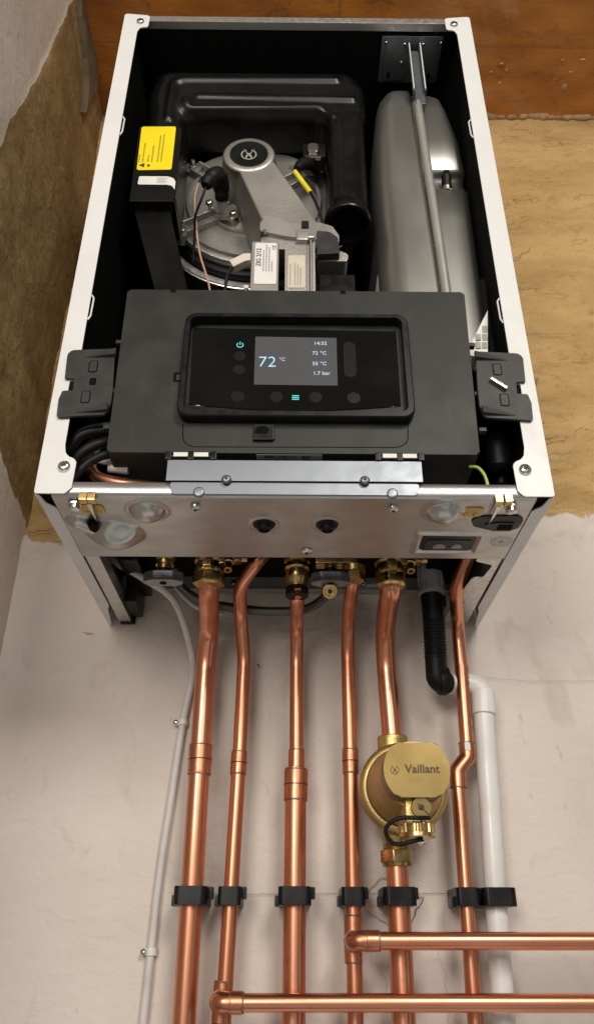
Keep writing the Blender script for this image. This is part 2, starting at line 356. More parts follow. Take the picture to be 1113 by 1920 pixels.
def tube(bm, path, r, seg=16, cap=True, flat=None):
    """sweep a circle (or an ellipse, flat=(rx, ry)) along a path; r may be a list"""
    P = [Vector(p) for p in path]; n = len(P)
    T = [(P[min(i + 1, n - 1)] - P[max(i - 1, 0)]).normalized() for i in range(n)]
    u, w = frame_for(T[0]); rings = []
    for i in range(n):
        if i:
            u = (u - T[i] * u.dot(T[i])).normalized(); w = T[i].cross(u)
        rr = r[i] if isinstance(r, (list, tuple)) else r
        rings.append([bm.verts.new(P[i] + (u * math.cos(2 * PI * k / seg) + w * math.sin(2 * PI * k / seg)) * rr) for k in range(seg)])
    for a, b in zip(rings, rings[1:]):
        for k in range(seg): bm.faces.new((a[k], a[(k + 1) % seg], b[(k + 1) % seg], b[k]))
    if cap:
        bm.faces.new(list(reversed(rings[0]))); bm.faces.new(rings[-1])
    return bm

def place(bm, mtx, start=0):
    for v in list(bm.verts)[start:]: v.co = mtx @ v.co

def rrect(x0, x1, z0, z1, r, seg=5):
    return fillet([(x0, z0), (x1, z0), (x1, z1), (x0, z1)], r, seg)

def ellipse(cx, cz, rx, rz, n=28):
    return [(cx + rx * math.cos(2 * PI * k / n), cz + rz * math.sin(2 * PI * k / n)) for k in range(n)]

def ring(bm, cx, cz, r0, r1, y0, y1, n=32, a0=0.0, a1=2 * PI):
    full = abs(a1 - a0 - 2 * PI) < 1e-4; m = n if full else n + 1
    L = []
    for y in (y0, y1):
        for r in (r0, r1):
            L.append([bm.verts.new((cx + r * math.cos(a0 + (a1 - a0) * k / n), y, cz + r * math.sin(a0 + (a1 - a0) * k / n))) for k in range(m)])
    for A, B in ((0, 1), (1, 3), (3, 2), (2, 0)):
        for k in range(n if full else n):
            k2 = (k + 1) % m
            bm.faces.new((L[A][k], L[A][k2], L[B][k2], L[B][k]))

def text(name, s, size, loc, right, upv, m, parent, align='CENTER', bold=0.0, squeeze=1.0, depth=0.00012):
    cu = bpy.data.curves.new(name, 'FONT'); cu.body = s; cu.size = size; cu.align_x = align; cu.align_y = 'CENTER'
    cu.extrude = depth; cu.offset = bold; cu.resolution_u = 4
    o = bpy.data.objects.new(name, cu); C.objects.link(o)
    bpy.context.view_layer.update()
    me = bpy.data.meshes.new_from_object(o.evaluated_get(bpy.context.evaluated_depsgraph_get()))
    bpy.data.objects.remove(o)
    r = Vector(right).normalized(); u = Vector(upv).normalized(); n = r.cross(u)
    mt = Matrix((r * squeeze, u, n)).transposed().to_4x4(); mt.translation = Vector(loc)
    me.transform(mt)
    return obj(name, me, m, parent)

FRONT = ((1, 0, 0), (0, 0, 1))       # text facing the room

def screw(parent, at, axis, r=0.0045, h=0.003, name='screw', m='zinc'):
    bm = nb()
    lathe(bm, [(0, r), (h * .45, r), (h * .8, r * .86), (h, r * .55)], at, axis, 18)
    p = Vector(at) + Vector(axis).normalized() * h
    o = obj(name, bm, m, parent)
    bm = nb(); hexnut(bm, p - Vector(axis).normalized() * 0.0002, axis, r * .42, 0.0004, 0.0001)
    obj('drive_recess', bm, 'ink', o)
    return o

# ------------------------------------------------------------------ setting: walls and ceiling
def wnoise(x, y, z): return noise.noise(Vector((x, y, z)))
def fbm(x, y, z, o=5): return noise.fractal(Vector((x, y, z)), 1.0, 2.0, o)

def wall_grid(name, nu, nv, pos, tanf, m, extra=None):
    bm = nb(); lay = None; V = []
    tv = []
    for j in range(nv + 1):
        row = []
        for i in range(nu + 1):
            co, t = pos(i / nu, j / nv); row.append(bm.verts.new(co)); tv.append(t)
        V.append(row)
    for j in range(nv):
        for i in range(nu): bm.faces.new((V[j][i], V[j][i + 1], V[j + 1][i + 1], V[j + 1][i]))
    bm.normal_update()
    for f in bm.faces: f.smooth = True
    if extra: extra(bm)
    me = bpy.data.meshes.new(name); bm.to_mesh(me); bm.free()
    at = me.attributes.new('tan', 'FLOAT', 'POINT')
    for i, t in enumerate(tv): at.data[i].value = t
    for k in m: me.materials.append(M[k])
    o = bpy.data.objects.new(name, me); C.objects.link(o); o['kind'] = 'structure'
    return o

def ribbon(bm, pts, w, y, mi=1, closed=False, jitter=0.0, side=False):
    V3 = (lambda a, b: (y, a, b)) if side else (lambda a, b: (a, y, b))
    P = []
    for a, b in zip(pts, pts[1:]):
        n = max(2, int((Vector(b) - Vector(a)).length / 0.004))
        for k in range(n):
            p = Vector(a).lerp(Vector(b), k / n); s = 220
            P.append(p + Vector((wnoise(p.x * s, p.y * s, 1.3), wnoise(p.x * s, p.y * s, 7.7))) * jitter)
    P.append(Vector(pts[-1]))
    prev = None
    for i, p in enumerate(P):
        t = (P[min(i + 1, len(P) - 1)] - P[max(i - 1, 0)]).normalized(); nn = Vector((-t.y, t.x))
        ww = w * (0.6 + 0.6 * abs(wnoise(p.x * 150, p.y * 150, 3)))
        if i in (0, len(P) - 1): ww *= 0.2
        a = bm.verts.new(V3(p.x - nn.x * ww, p.y - nn.y * ww)); b = bm.verts.new(V3(p.x + nn.x * ww, p.y + nn.y * ww))
        if prev:
            f = bm.faces.new((prev[0], prev[1], b, a)); f.material_index = mi
        prev = (a, b)

def back_pos(u, v):
    x = -0.343 + u * 1.05; z = -0.60 + v * 1.56
    edge = 0.150 + 0.014 * fbm(x * 9, 0, 3.1) + 0.008 * fbm(x * 40, 0, 5.7) - (0.03 if x < -0.2 else 0.0)
    t = (z - edge) / 0.02 * 0.5 + 0.5; t = max(0, min(1, t))
    d = 0.0012 * fbm(x * 6, z * 6, 0.5)
    if t > 0.02:
        d += t * (0.0065 * fbm(x * 5 + 3, z * 11, 1.5, 6) + 0.0042 * abs(fbm(x * 14, z * 40, 2.5, 6)))
        q = z * 26 + 2.6 * fbm(x * 3.2, z * 3.2, 20.5, 3) + x * 3.0
        k = q - math.floor(q); w_ = max(0.0, fbm(x * 6, z * 9, 31.0, 3) + 0.12)
        d += t * 0.0060 * math.exp(-((k - .5) / .07) ** 2) * min(1.0, w_ * 2.2) * (0.7 + 0.6 * wnoise(x * 60, z * 60, 4))
        pit = fbm(x * 55, z * 70, 41.0, 3)
        if pit > 0.42: d -= t * 0.004 * (pit - 0.42) / 0.3
    lip = math.exp(-((z - edge + 0.022) / 0.014) ** 2)
    d += lip * (0.003 + 0.004 * abs(fbm(x * 50, z * 50, 8.0, 4)))
    return Vector((x, -d + 0.001, z)), t

def back_cracks(bm):
    y = -0.0022
    ribbon(bm, [(-0.123, -0.288), (-0.05, -0.2885), (0.05, -0.2875), (0.19, -0.287)], 0.00028, y, jitter=0.0006)
    ribbon(bm, [(0.072, -0.302), (0.078, -0.287), (0.088, -0.276), (0.10, -0.272)], 0.0004, y, jitter=0.002)
    ribbon(bm, [(0.072, -0.302), (0.085, -0.309), (0.097, -0.317), (0.11, -0.32)], 0.0004, y, jitter=0.002)
    ribbon(bm, [(0.121, -0.289), (0.134, -0.292), (0.126, -0.302), (0.12, -0.314)], 0.0007, y, jitter=0.002)
    ribbon(bm, [(0.055, -0.32), (0.09, -0.36), (0.10, -0.42)], 0.00014, y, jitter=0.003)
    ribbon(bm, [(0.14, -0.32), (0.15, -0.36), (0.147, -0.45)], 0.00014, y, jitter=0.003)
    ribbon(bm, [(0.22, -0.062), (0.27, -0.066), (0.36, -0.065)], 0.00018, y, jitter=0.0006)
    ribbon(bm, [(-0.041, -0.047), (-0.0385, -0.052)], 0.0016, y, jitter=0.002)
    ribbon(bm, [(-0.25, -0.01), (-0.235, -0.012)], 0.0006, y, jitter=0.001)
    ribbon(bm, [(-0.30, 0.108), (-0.268, 0.104), (-0.24, 0.112)], 0.0009, y - .004, jitter=0.003)
    ribbon(bm, [(-0.335, 0.12), (-0.31, 0.125), (-0.28, 0.13), (-0.25, 0.14)], 0.0009, y - .005, jitter=0.004)
    for pts, w in (([(0.28, 0.86), (0.29, 0.84), (0.284, 0.82)], .0011), ([(0.25, 0.775), (0.27, 0.765), (0.30, 0.767)], .001),
                   ([(0.26, 0.69), (0.31, 0.68), (0.37, 0.685)], .0006), ([(0.30, 0.62), (0.33, 0.60), (0.37, 0.63)], .0007),
                   ([(0.27, 0.33), (0.31, 0.335), (0.335, 0.35), (0.345, 0.375)], .0008), ([(0.285, 0.27), (0.30, 0.30), (0.32, 0.325)], .0007),
                   ([(0.28, 0.245), (0.32, 0.243), (0.37, 0.246)], .0006), ([(0.25, 0.52), (0.30, 0.545), (0.38, 0.55)], .0006),
                   ([(0.27, 0.435), (0.32, 0.45), (0.4, 0.455)], .0005)):
        ribbon(bm, pts, w, -0.0065, jitter=0.006)
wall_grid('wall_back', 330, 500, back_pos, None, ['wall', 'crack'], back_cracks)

def left_pos(u, v):
    y = -0.55 + u * 0.553; z = -0.60 + v * 1.56
    e_low = 0.125 + (-y) * 0.37 + 0.012 * fbm(y * 20, 0, 9.0)                 # painted below
    e_top = 0.555 + (y + 0.30) * -1.6 if y < -0.10 else 9                     # pale skim patch high up towards the room
    e_top = 0.47 + (y + 0.294) * 5.6 + 0.045 * fbm(y * 14, z * 14, 4.0)
    t = max(0, min(1, (z - e_low) / 0.02 * 0.5 + 0.5))
    t2 = max(0, min(1, (z - e_top) / 0.03 * 0.5 + 0.5)) if y < -0.04 else 0
    t = t * (1 - t2)
    if z < 0.3 and y < -0.3: t = min(t, max(0, min(1, (z - e_low) / 0.02)))
    d = 0.0012 * fbm(y * 6, z * 6, 10.5)
    if t > 0.02: d += t * (0.005 * fbm(y * 6 + 3, z * 4, 11.5, 6) + 0.0018 * abs(fbm(y * 22, z * 14, 12.5, 5)))
    return Vector((-0.342 + d, y, z)), t
def left_marks(bm):
    X = -0.3345
    for pts, w in (([(-.24, .60), (-.215, .66), (-.19, .68), (-.165, .655), (-.15, .60), (-.145, .52)], .0006), ([(-.29, .50), (-.27, .56), (-.25, .585), (-.225, .56), (-.21, .50), (-.205, .42)], .0006),
                   ([(-.21, .73), (-.19, .76), (-.165, .765), (-.14, .74)], .0006), ([(-.30, .40), (-.285, .46), (-.26, .48), (-.235, .44)], .0005), ([(-.17, .45), (-.16, .38), (-.165, .30)], .0006),
                   ([(-.10, .62), (-.10, .50), (-.12, .36)], .0005), ([(-.07, .72), (-.068, .64), (-.074, .56)], .0005), ([(-.22, .35), (-.20, .30), (-.17, .27)], .0007), ([(-.13, .22), (-.09, .19), (-.05, .15)], .0008)):
        ribbon(bm, pts, w, X, jitter=0.004, side=True)
    # a torn, darker flap of old skim hanging from the board
    P = [(-.205, .948), (-.165, .957), (-.118, .957), (-.085, .945), (-.078, .915), (-.088, .885), (-.094, .850), (-.100, .822), (-.108, .850), (-.120, .880), (-.140, .900), (-.165, .912), (-.190, .925)]
    fr = [bm.verts.new((-.3320 + .003 * wnoise(i * 1.7, 2, 3), a + .003 * wnoise(i, 5, 1), b)) for i, (a, b) in enumerate(P)]
    bk = [bm.verts.new((-.3440, v.co.y, v.co.z)) for v in fr]
    f = bm.faces.new(fr); f.material_index = 2
    for i in range(len(fr)):
        f = bm.faces.new((fr[i], bk[i], bk[(i + 1) % len(fr)], fr[(i + 1) % len(fr)])); f.material_index = 2
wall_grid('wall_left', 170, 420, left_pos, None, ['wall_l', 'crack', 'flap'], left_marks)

bm = nb()
N = 90
V = [[bm.verts.new((-0.36 + 1.1 * i / N, -0.42 + 0.44 * j / 40,
     0.957 + 0.0020 * fbm(i * .18, j * .3, 2.2) - (0.0008 if abs((-0.42 + 0.44 * j / 40) + 0.135) < 0.006 else 0))) for i in range(N + 1)] for j in range(41)]
for j in range(40):
    for i in range(N): bm.faces.new((V[j][i], V[j + 1][i], V[j + 1][i + 1], V[j][i + 1]))
# lumps of plaster left on the board
def lump(bm, x, y, z, rx, ry, h, mi=1, n=14):
    c = bm.verts.new((x, y, z - h)); rings = []
    for q in (0.55, 1.0):
        rings.append([bm.verts.new((x + rx * q * math.cos(2 * PI * k / n) * (1 + .4 * wnoise(k * 1.7, x * 90, q)), y + ry * q * math.sin(2 * PI * k / n) * (1 + .4 * wnoise(k * 2.3, y * 90, q)),
                      z - h * (1 - q) * 1.3)) for k in range(n)])
    for k in range(n):
        f = bm.faces.new((c, rings[0][k], rings[0][(k + 1) % n])); f.material_index = mi
        f = bm.faces.new((rings[0][k], rings[1][k], rings[1][(k + 1) % n], rings[0][(k + 1) % n])); f.material_index = mi
for k in range(4): lump(bm, 0.345 + random.uniform(-.02, .03), -0.085 + random.uniform(-.025, .025), 0.9565, random.uniform(.002, .006), random.uniform(.002, .006), .002)
for k in range(3): lump(bm, 0.455 + random.uniform(-.02, .02), -0.10 + random.uniform(-.012, .012), 0.9565, random.uniform(.002, .006), random.uniform(.0015, .004), .002)
lump(bm, 0.458, -0.063, 0.9565, .005, .006, .003); lump(bm, 0.05, -0.205, 0.9565, .006, .006, .002)
x = 0.15
while x < 0.62:                                         # ragged plaster line where board meets wall
    lump(bm, x, -0.006, 0.957, random.uniform(.008, .02), random.uniform(.004, .009), random.uniform(.002, .005)); x += random.uniform(.01, .022)
def seam(bm, pts, w):
    pr = None
    for i, p in enumerate(pts):
        q = Vector(pts[min(i + 1, len(pts) - 1)]) - Vector(pts[max(i - 1, 0)]); q.normalize(); nn = Vector((-q.y, q.x)) * w
        c_ = (bm.verts.new((p[0] - nn.x, p[1] - nn.y, .9535)), bm.verts.new((p[0] + nn.x, p[1] + nn.y, .9535)))
        if pr: f = bm.faces.new((pr[0], c_[0], c_[1], pr[1])); f.material_index = 2
        pr = c_
seam(bm, [(.0655, -.42), (.0660, -.165)], .0006); seam(bm, [(-.35, -.1335), (.2, -.1320), (.74, -.1300)], .0005)
o = obj('ceiling', bm, ['ceil', 'dust', 'crack'], None, recenter=False); o['kind'] = 'structure'

# ================================================================== the boiler
D = 0.3128; H = 0.7115
B = thing('boiler', 'open wall hung boiler with white side panels, front cover removed and its black interior showing', 'boiler', (0, -0.156, 0))

# --- white side panels
for s in (-1, 1):
    bm = nb()
    ol = [(-0.2205, 0.0005), (-0.1945, 0.0005), (-0.1895, 0.006), (-0.1888, 0.0345), (-0.199, 0.0385), (-0.2012, 0.050), (-0.2012, 0.672),
          (-0.1985, 0.681), (-0.1885, 0.683), (-0.1880, 0.7075), (-0.2205, 0.7115)]
    ol = fillet(ol, [0.002, 0.004, 0.004, 0.006, 0.006, 0.006, 0.006, 0.004, 0.004, 0.004, 0.003], 5)
    ol = [(p[0] * -s, p[1]) for p in ol] if s > 0 else ol
    if s > 0: ol = list(reversed(ol))
    prism(bm, ol, -D, -D + 0.0013, 'XZ', 0.0005, 2)
    xa, xb = sorted((s * 0.2205, s * 0.2192))
    box(bm, xa, xb, -D + 0.0016, -0.001, 0.001, H, 0.0004, 1)
    # folded bottom flange
    fl = [(-0.2200, -0.3100), (-0.2165, -0.3085), (-0.2145, -0.296), (-0.2075, -0.287), (-0.2075, -0.062), (-0.211, -0.05), (-0.2165, 0.0), (-0.2200, -0.001)]
    fl = fillet(fl, [0, 0.003, 0.006, 0.006, 0.01, 0.01, 0, 0], 4)
    fl = [(p[0] * -s, p[1]) for p in fl] if s > 0 else fl
    prism(bm, fl, 0.0, 0.0012, 'XY', 0.0003, 1)
    sp = obj('side_panel', bm, 'white', B)
    screw(sp, (s * 0.1985, -D, 0.0268), (0, -1, 0), 0.0054, 0.0035)
    screw(sp, (s * 0.1988, -D, 0.6925), (0, -1, 0), 0.0050, 0.0035)
    for z in (0.490, 0.212):                            # punched hook tabs on the inner edge
        bm = nb(); hz = 0.016
        for (a, b) in (((s * .2012, z + hz), (s * .1987, z + hz - .004)), ((s * .1987, z + hz - .004), (s * .1990, z - hz + .005)), ((s * .1990, z - hz + .005), (s * .2012, z - hz))):
            tube(bm, [(a[0], -D + 0.0022, a[1]), (b[0], -D + 0.0022, b[1])], 0.0009, 8)
        obj('hook_tab', bm, 'white', sp)

# --- black lining and steel carcass
bm = nb()
box(bm, -0.2185, -0.2075, -0.3110, -0.012, 0.040, 0.7098)
box(bm, 0.2055, 0.2185, -0.3110, -0.012, 0.040, 0.7098)
box(bm, -0.2073, 0.2053, -0.2985, -0.012, 0.7000, 0.7096)
box(bm, -0.2073, 0.2053, -0.030, -0.012, 0.060, 0.6998)
obj('lining', bm, 'lining', B)
bm = nb()
box(bm, -0.2183, 0.2183, -0.3105, -0.300, 0.6995, 0.7108, 0.0008)
box(bm, -0.2183, 0.2183, -0.2998, -0.006, 0.7099, 0.7112)
obj('top_panel', bm, 'galv', B)
bm = nb()
box(bm, -0.205, 0.203, -0.189, -0.031, 0.050, 0.056)
cp = obj('chamber_floor', bm, 'lining', B)
bm = nb()
for x, y in ((-.172, -.155), (-.150, -.150), (-.128, -.156), (-.165, -.120), (-.140, -.118), (-.115, -.125)):
    prism(bm, ellipse(x, y, .0085, .0085, 20), 0.0492, 0.0499, 'XY')
obj('insulation_cutout', bm, 'tinlabel', cp)
for q in (-1, 1):
    bm = nb(); box(bm, *sorted((q * .2188, q * .2070)), -.3100, -.1900, .0030, .0045); obj('gap_darkener', bm, 'lining', B)  # black sheet added to make the open gap beside the plate dark
bm = nb()                                               # hanging bracket plate at the wall
box(bm, -0.190, 0.206, -0.0085, -0.0072, 0.043, 0.120, 0.0004)
box(bm, -0.190, 0.206, -0.0125, -0.0087, 0.0415, 0.0445, 0.0008)
box(bm, -0.190, 0.206, -0.0110, -0.0087, 0.078, 0.0805, 0.0006)
hp = obj('hanging_plate', bm, 'hangsteel', B)
for x in (-0.072, 0.085, 0.035): screw(hp, (x, -0.0087, 0.0520 if x != 0.035 else 0.084), (0, -1, 0), 0.004, 0.003)

# --- bottom plate, a pressed sheet with domes and an embossed swirl
def seg_dist(p, a, b):
    p, a, b = Vector(p), Vector(a), Vector(b); t = max(0, min(1, (p - a).dot(b - a) / (b - a).length_squared)); return (p - a.lerp(b, t)).length
def sstep(x): x = max(0, min(1, x)); return x * x * (3 - 2 * x)
def plate_h(x, y):
    h = 0.0
    for cx, cy in ((-0.1290, -0.2850), (0.1305, -0.2868)):
        d = math.hypot(x - cx, y - cy)
        h = max(h, 0.0110 * max(0.0, 1 - (d / 0.0160) ** 2) ** 0.75, 0.0012 * math.exp(-((d - 0.0175) / 0.0018) ** 2))
    d1 = seg_dist((x, y), (-0.1950, -0.2650), (-0.1760, -0.2440)); d2 = math.hypot((x + 0.1650) / 0.0275, (y + 0.2410) / 0.0245)
    k = max(0.0070 * max(0.0, 1 - (d1 / 0.0100) ** 2) ** .9, 0.0150 * max(0.0, 1 - d2 ** 2) ** .9)
    k -= 0.0028 * sstep((1.0 - math.hypot((x + 0.1570) / 0.0150, (y + 0.2560) / 0.0110)) / 0.55)
    h = max(h, k)
    q = max(abs(x - 0.1445) - 0.0245, abs(y + 0.2255) - 0.0145)       # raised frame round the socket recess
    h = max(h, 0.0028 * math.exp(-((q - 0.0045) / 0.0024) ** 2))
    for cx in (-0.0274, 0.0296):
        d = math.hypot(x - cx, y + 0.2603); h = max(h, 0.0012 * math.exp(-((d - 0.0118) / 0.0016) ** 2))
    return -h + 0.00012 * wnoise(x * 30, y * 30, 0.3)
bm = nb(); nx, ny = 300, 84; x0, x1, y0, y1 = -0.2068, 0.2062, -0.3062, -0.1905
V = [[bm.verts.new((x0 + (x1 - x0) * i / nx, y0 + (y1 - y0) * j / ny, plate_h(x0 + (x1 - x0) * i / nx, y0 + (y1 - y0) * j / ny))) for i in range(nx + 1)] for j in range(ny + 1)]
for j in range(ny):
    for i in range(nx): bm.faces.new((V[j][i], V[j + 1][i], V[j + 1][i + 1], V[j][i + 1]))
# rounded front fold and upright lip, folded back edge
prev = V[0]
for (yy, zz) in ((-0.3082, 0.0006), (-0.3096, 0.0018), (-0.3104, 0.0036), (-0.3106, 0.0065), (-0.3106, 0.0128), (-0.3098, 0.0136), (-0.296, 0.0138)):
    row = [bm.verts.new((v.co.x, yy, zz)) for v in V[0]]
    for i in range(nx): bm.faces.new((prev[i], prev[i + 1], row[i + 1], row[i]))
    prev = row
prev = V[-1]
for (yy, zz) in ((-0.1895, 0.0005), (-0.1892, 0.0016), (-0.1892, 0.010)):
    row = [bm.verts.new((v.co.x, yy, zz)) for v in V[-1]]
    for i in range(nx): bm.faces.new((prev[i], row[i], row[i + 1], prev[i + 1]))
    prev = row
PL = obj('bottom_plate', bm, 'plate', B, angle=60)
for x, y in ((-0.0274, -0.2603), (0.0296, -0.2603)):
    bm = nb(); lathe(bm, [(0.0002, .0098), (-.0012, .0100), (-.0022, .0088), (-.0022, .0066), (-.0055, .0060), (-.0065, .0048), (-.0045, .0040), (-.0045, 0.0005)], (x, y, -0.0002), (0, 0, 1), 26)
    obj('grommet', bm, 'rubber', PL)
for x in (-0.0858, 0.0853): screw(PL, (x, -0.2945, -0.0002), (0, 0, -1), 0.0045, 0.0045)
for x in (-0.189, 0.186):
    bm = nb(); hexnut(bm, (x, -0.2985, -0.0004), (0, 0, -1), 0.0062, 0.003); lathe(bm, [(0, .0048), (.004, .0048), (.0048, .003)], (x, -0.2985, -0.003), (0, 0, -1), 16)
    obj('hex_screw', bm, 'zinc', PL)
screw(PL, (0.0122, -0.2070, -0.0003), (0, 0, -1), 0.0055, 0.003)
for s, xs in ((-1, (-0.1795, -0.1722)), (1, (0.1735, 0.1818))):   # brass spring tabs over the front edge
    for k, x in enumerate(xs):
        bm = nb(); box(bm, x - .0033, x + .0033, -0.3118, -0.3108, -0.004, 0.003, .0004); box(bm, x - .0033, x + .0033, -0.3112, -0.303, -0.0046, -0.0036, .0004)
        obj('brass_tab', bm, 'brass', PL)
    bm = nb(); xx = -0.175 if s < 0 else 0.1735
    prism(bm, [(xx - .0025, -0.304), (xx + .0025, -0.304), (xx - .0005, -0.272)] if s < 0 else [(xx - .0015, -0.304), (xx + .0035, -0.304), (xx - .001, -0.270)], -0.0052, -0.0034, 'XY', .0003, 1)
    obj('contact_blade', bm, 'steel', PL)
    bm = nb(); cx = -0.1765 if s < 0 else 0.1545
    prism(bm, rrect(cx - .0105, cx + .0105, -0.2945, -0.2785, .004), -0.0009, -0.0001, 'XY', .0003, 1)
    eb = obj('earth_bracket', bm, 'brasscast', PL)
    for dx in (-.0045, .0045):
        bm = nb(); lathe(bm, [(0, .0026), (.0008, .0022), (.0012, .001)], (cx + dx, -0.2825, -0.0009), (0, 0, -1), 14); obj('rivet', bm, 'brasscast', eb)
bm = nb(); prism(bm, fillet([(-0.1845, -0.2690), (-0.1765, -0.2690), (-0.1770, -0.258), (-0.1805, -0.253), (-0.1840, -0.258)], .0018), -0.0066, -0.0020, 'XY'); obj('key_slot', bm, 'lining', PL)
bm = nb(); prism(bm, fillet([(0.1570, -0.2720), (0.163, -0.2790), (0.197, -0.2810), (0.2040, -0.274), (0.2030, -0.258), (0.196, -0.2515), (0.182, -0.2515), (0.162, -0.2605)], [.006, .006, .006, .006, .006, .006, .005, .005]), -0.0012, -0.0002, 'XY', .0005, 1)
gr = obj('cable_grip', bm, 'black', PL)
bm = nb(); prism(bm, fillet([(0.166, -0.2650), (0.182, -0.2690), (0.198, -0.2690), (0.198, -0.2545), (0.184, -0.2545)], .003), -0.0022, -0.0013, 'XY', .0004, 1); obj('grip_tongue', bm, 'bracket', gr)
bm = nb(); prism(bm, rrect(0.183, 0.1965, -0.2665, -0.2565, .001), -0.0025, -0.0023, 'XY'); obj('grip_opening', bm, 'lining', gr)
bm = nb(); prism(bm, rrect(0.1195, 0.1695, -0.2405, -0.2105, .004), -0.0010, -0.0002, 'XY', .0004, 1)
sk = obj('socket_recess', bm, 'black', PL)
bm = nb(); prism(bm, rrect(0.1240, 0.1660, -0.2330, -0.2115, .0015), -0.0016, -0.0011, 'XY', .0003, 1); obj('socket_insert', bm, 'bracket', sk)
for cx, k in ((0.1375, 0), (0.1540, 1)):
    bm = nb(); w = .0058 if k == 0 else .0046
    o2 = [(cx - w, -0.2165), (cx + w, -0.2165), (cx + w, -0.2215), (cx + w * .6, -0.2235), (cx + w * .6, -0.2255), (cx - w * .6, -0.2255), (cx - w * .6, -0.2235), (cx - w, -0.2215)]
    prism(bm, o2, -0.0020, -0.0017, 'XY'); obj('data_socket', bm, 'greyplastic', sk)
bm = nb(); n0 = 0                                        # stamped earth symbol
for r0, r1 in ((.0092, .0098), (.0064, .0068)):
    L = [[bm.verts.new((0.1945 + r * math.cos(2 * PI * k / 28), -0.2287 + r * math.sin(2 * PI * k / 28), -0.0004)) for k in range(28)] for r in (r0, r1)]
    for k in range(28): bm.faces.new((L[0][k], L[0][(k + 1) % 28], L[1][(k + 1) % 28], L[1][k]))
for (a, b, c, d) in ((.1942, .1948, -.2330, -.2280), (.1905, .1985, -.2283, -.2277), (.1920, .1970, -.2268, -.2262), (.1935, .1955, -.2253, -.2247)):
    prism(bm, [(a, c), (b, c), (b, d), (a, d)], -0.0004, -0.00035, 'XY')
obj('earth_symbol', bm, 'inkgrey', PL)

# --- lower frame rails left and right, behind the plate
bm = nb(); box(bm, -0.2066, -0.1925, -0.188, -0.006, 0.0022, 0.0034, .0004); box(bm, -0.2066, -0.2056, -0.188, -0.006, 0.0036, 0.048); box(bm, -0.1937, -0.1925, -0.188, -0.006, 0.0036, 0.016)
fr = obj('frame_rail', bm, 'galv', B)
bm = nb(); box(bm, -0.1920, -0.1780, -0.060, -0.010, 0.006, 0.040, .002); box(bm, -0.190, -0.168, -0.120, -0.020, 0.0285, 0.036, .002); box(bm, -0.206, -0.188, -0.0065, -0.001, 0.000, 0.03, .002)
obj('rail_foot', bm, 'black', fr)
bm = nb(); 
ol = fillet([(0.2062, -0.188), (0.1830, -0.188), (0.1800, -0.180), (0.2000, -0.170), (0.1965, -0.140), (0.1855, -0.138), (0.1805, -0.082), (0.1905, -0.076), (0.1900, -0.058), (0.1790, -0.050), (0.1770, -0.012), (0.1860, -0.004), (0.2062, -0.004)],
            [0, .003, .003, .003, .004, .004, .006, .006, .006, .005, .006, .003, 0])
prism(bm, ol, 0.0024, 0.0036, 'XY', .0004, 1); box(bm, 0.2050, 0.2060, -0.188, -0.006, 0.0038, 0.048)
fr = obj('frame_rail', bm, 'galv', B)
bm = nb(); box(bm, 0.150, 0.2045, -0.188, -0.034, 0.0405, 0.0495, .002); obj('black_backing_block', bm, 'lining', fr)  # plain black block, only a background above the rail

# --- hinge plate along the front edge
bm = nb()
box(bm, -0.1098, 0.1093, -0.3150, -0.3138, 0.0128, 0.0335, .0004)
ol = fillet([(-0.1080, 0.0125), (0.1075, 0.0125), (0.1035, 0.0008), (-0.1040, 0.0008)], .003)
prism(bm, ol, -0.3128, -0.3110, 'XZ', .0005, 2)
for x in (-0.0812, 0.0828): lathe(bm, [(0, .0050), (.002, .0046), (.003, .0030)], (x, -0.3122, 0.0022), (0, -1, 0), 20)
HP = obj('hinge_plate', bm, 'bluegalv', B)
for x in (-0.0582, 0.0596): screw(HP, (x, -0.3149, 0.0135), (0, -1, 0), 0.0042, 0.003, m='bluegalv')
for xa, xb in ((-0.1075, -0.0725), (0.0740, 0.1075)):
    bm = nb()
    tube(bm, [(xa - .003, -0.3132, 0.0375), (xb + .003, -0.3132, 0.0375)], 0.0026, 12)
    for x in (xa - .002, (xa + xb) / 2, xb + .002): box(bm, x - .0028, x + .0028, -0.3168, -0.3105, 0.0335, 0.0415, .001)
    hg = obj('hinge', bm, 'black', B)
    for x in ((xa + xa + xb) / 3 - .0025, (xa + xb + xb) / 3 + .0025):
        bm = nb(); box(bm, x - .0068, x + .0068, -0.3164, -0.3140, 0.0362, 0.0405, .0006); obj('hinge_pin_cap', bm, 'label', hg)

# --- control box
bm = nb()
prism(bm, fillet([(-0.1660, 0.2335), (0.1665, 0.2335), (0.1612, 0.0420), (-0.1640, 0.0420)], .003), -0.3132, -0.2550, 'XZ', .0016, 3)
CB = obj('control_box', bm, 'box', B)
for x in (-0.121, 0.0465):
    bm = nb(); box(bm, x - .0028, x + .0028, -0.3136, -0.308, 0.2300, 0.2338, .0004); obj('moulding_notch', bm, 'lining', CB)
bm = nb()                                               # raised bezel ring
outer = rrect(-0.1045, 0.1060, 0.0735, 0.1935, .010, 6); inner = rrect(-0.0992, 0.1002, 0.0790, 0.1885, .007, 6)
Lr = []
for pts, yy in ((outer, -0.3133), (outer, -0.3235), ([(p[0] * .99 + .00001, (p[1] - .1335) * .985 + .1335) for p in outer], -0.3250), (inner, -0.3250), (inner, -0.3134)):
    Lr.append([bm.verts.new((p[0], yy, p[1])) for p in pts])
for A, Bq in zip(Lr, Lr[1:]):
    for k in range(len(A)): bm.faces.new((A[k], A[(k + 1) % len(A)], Bq[(k + 1) % len(A)], Bq[k]))
bz = obj('bezel', bm, 'black', CB)
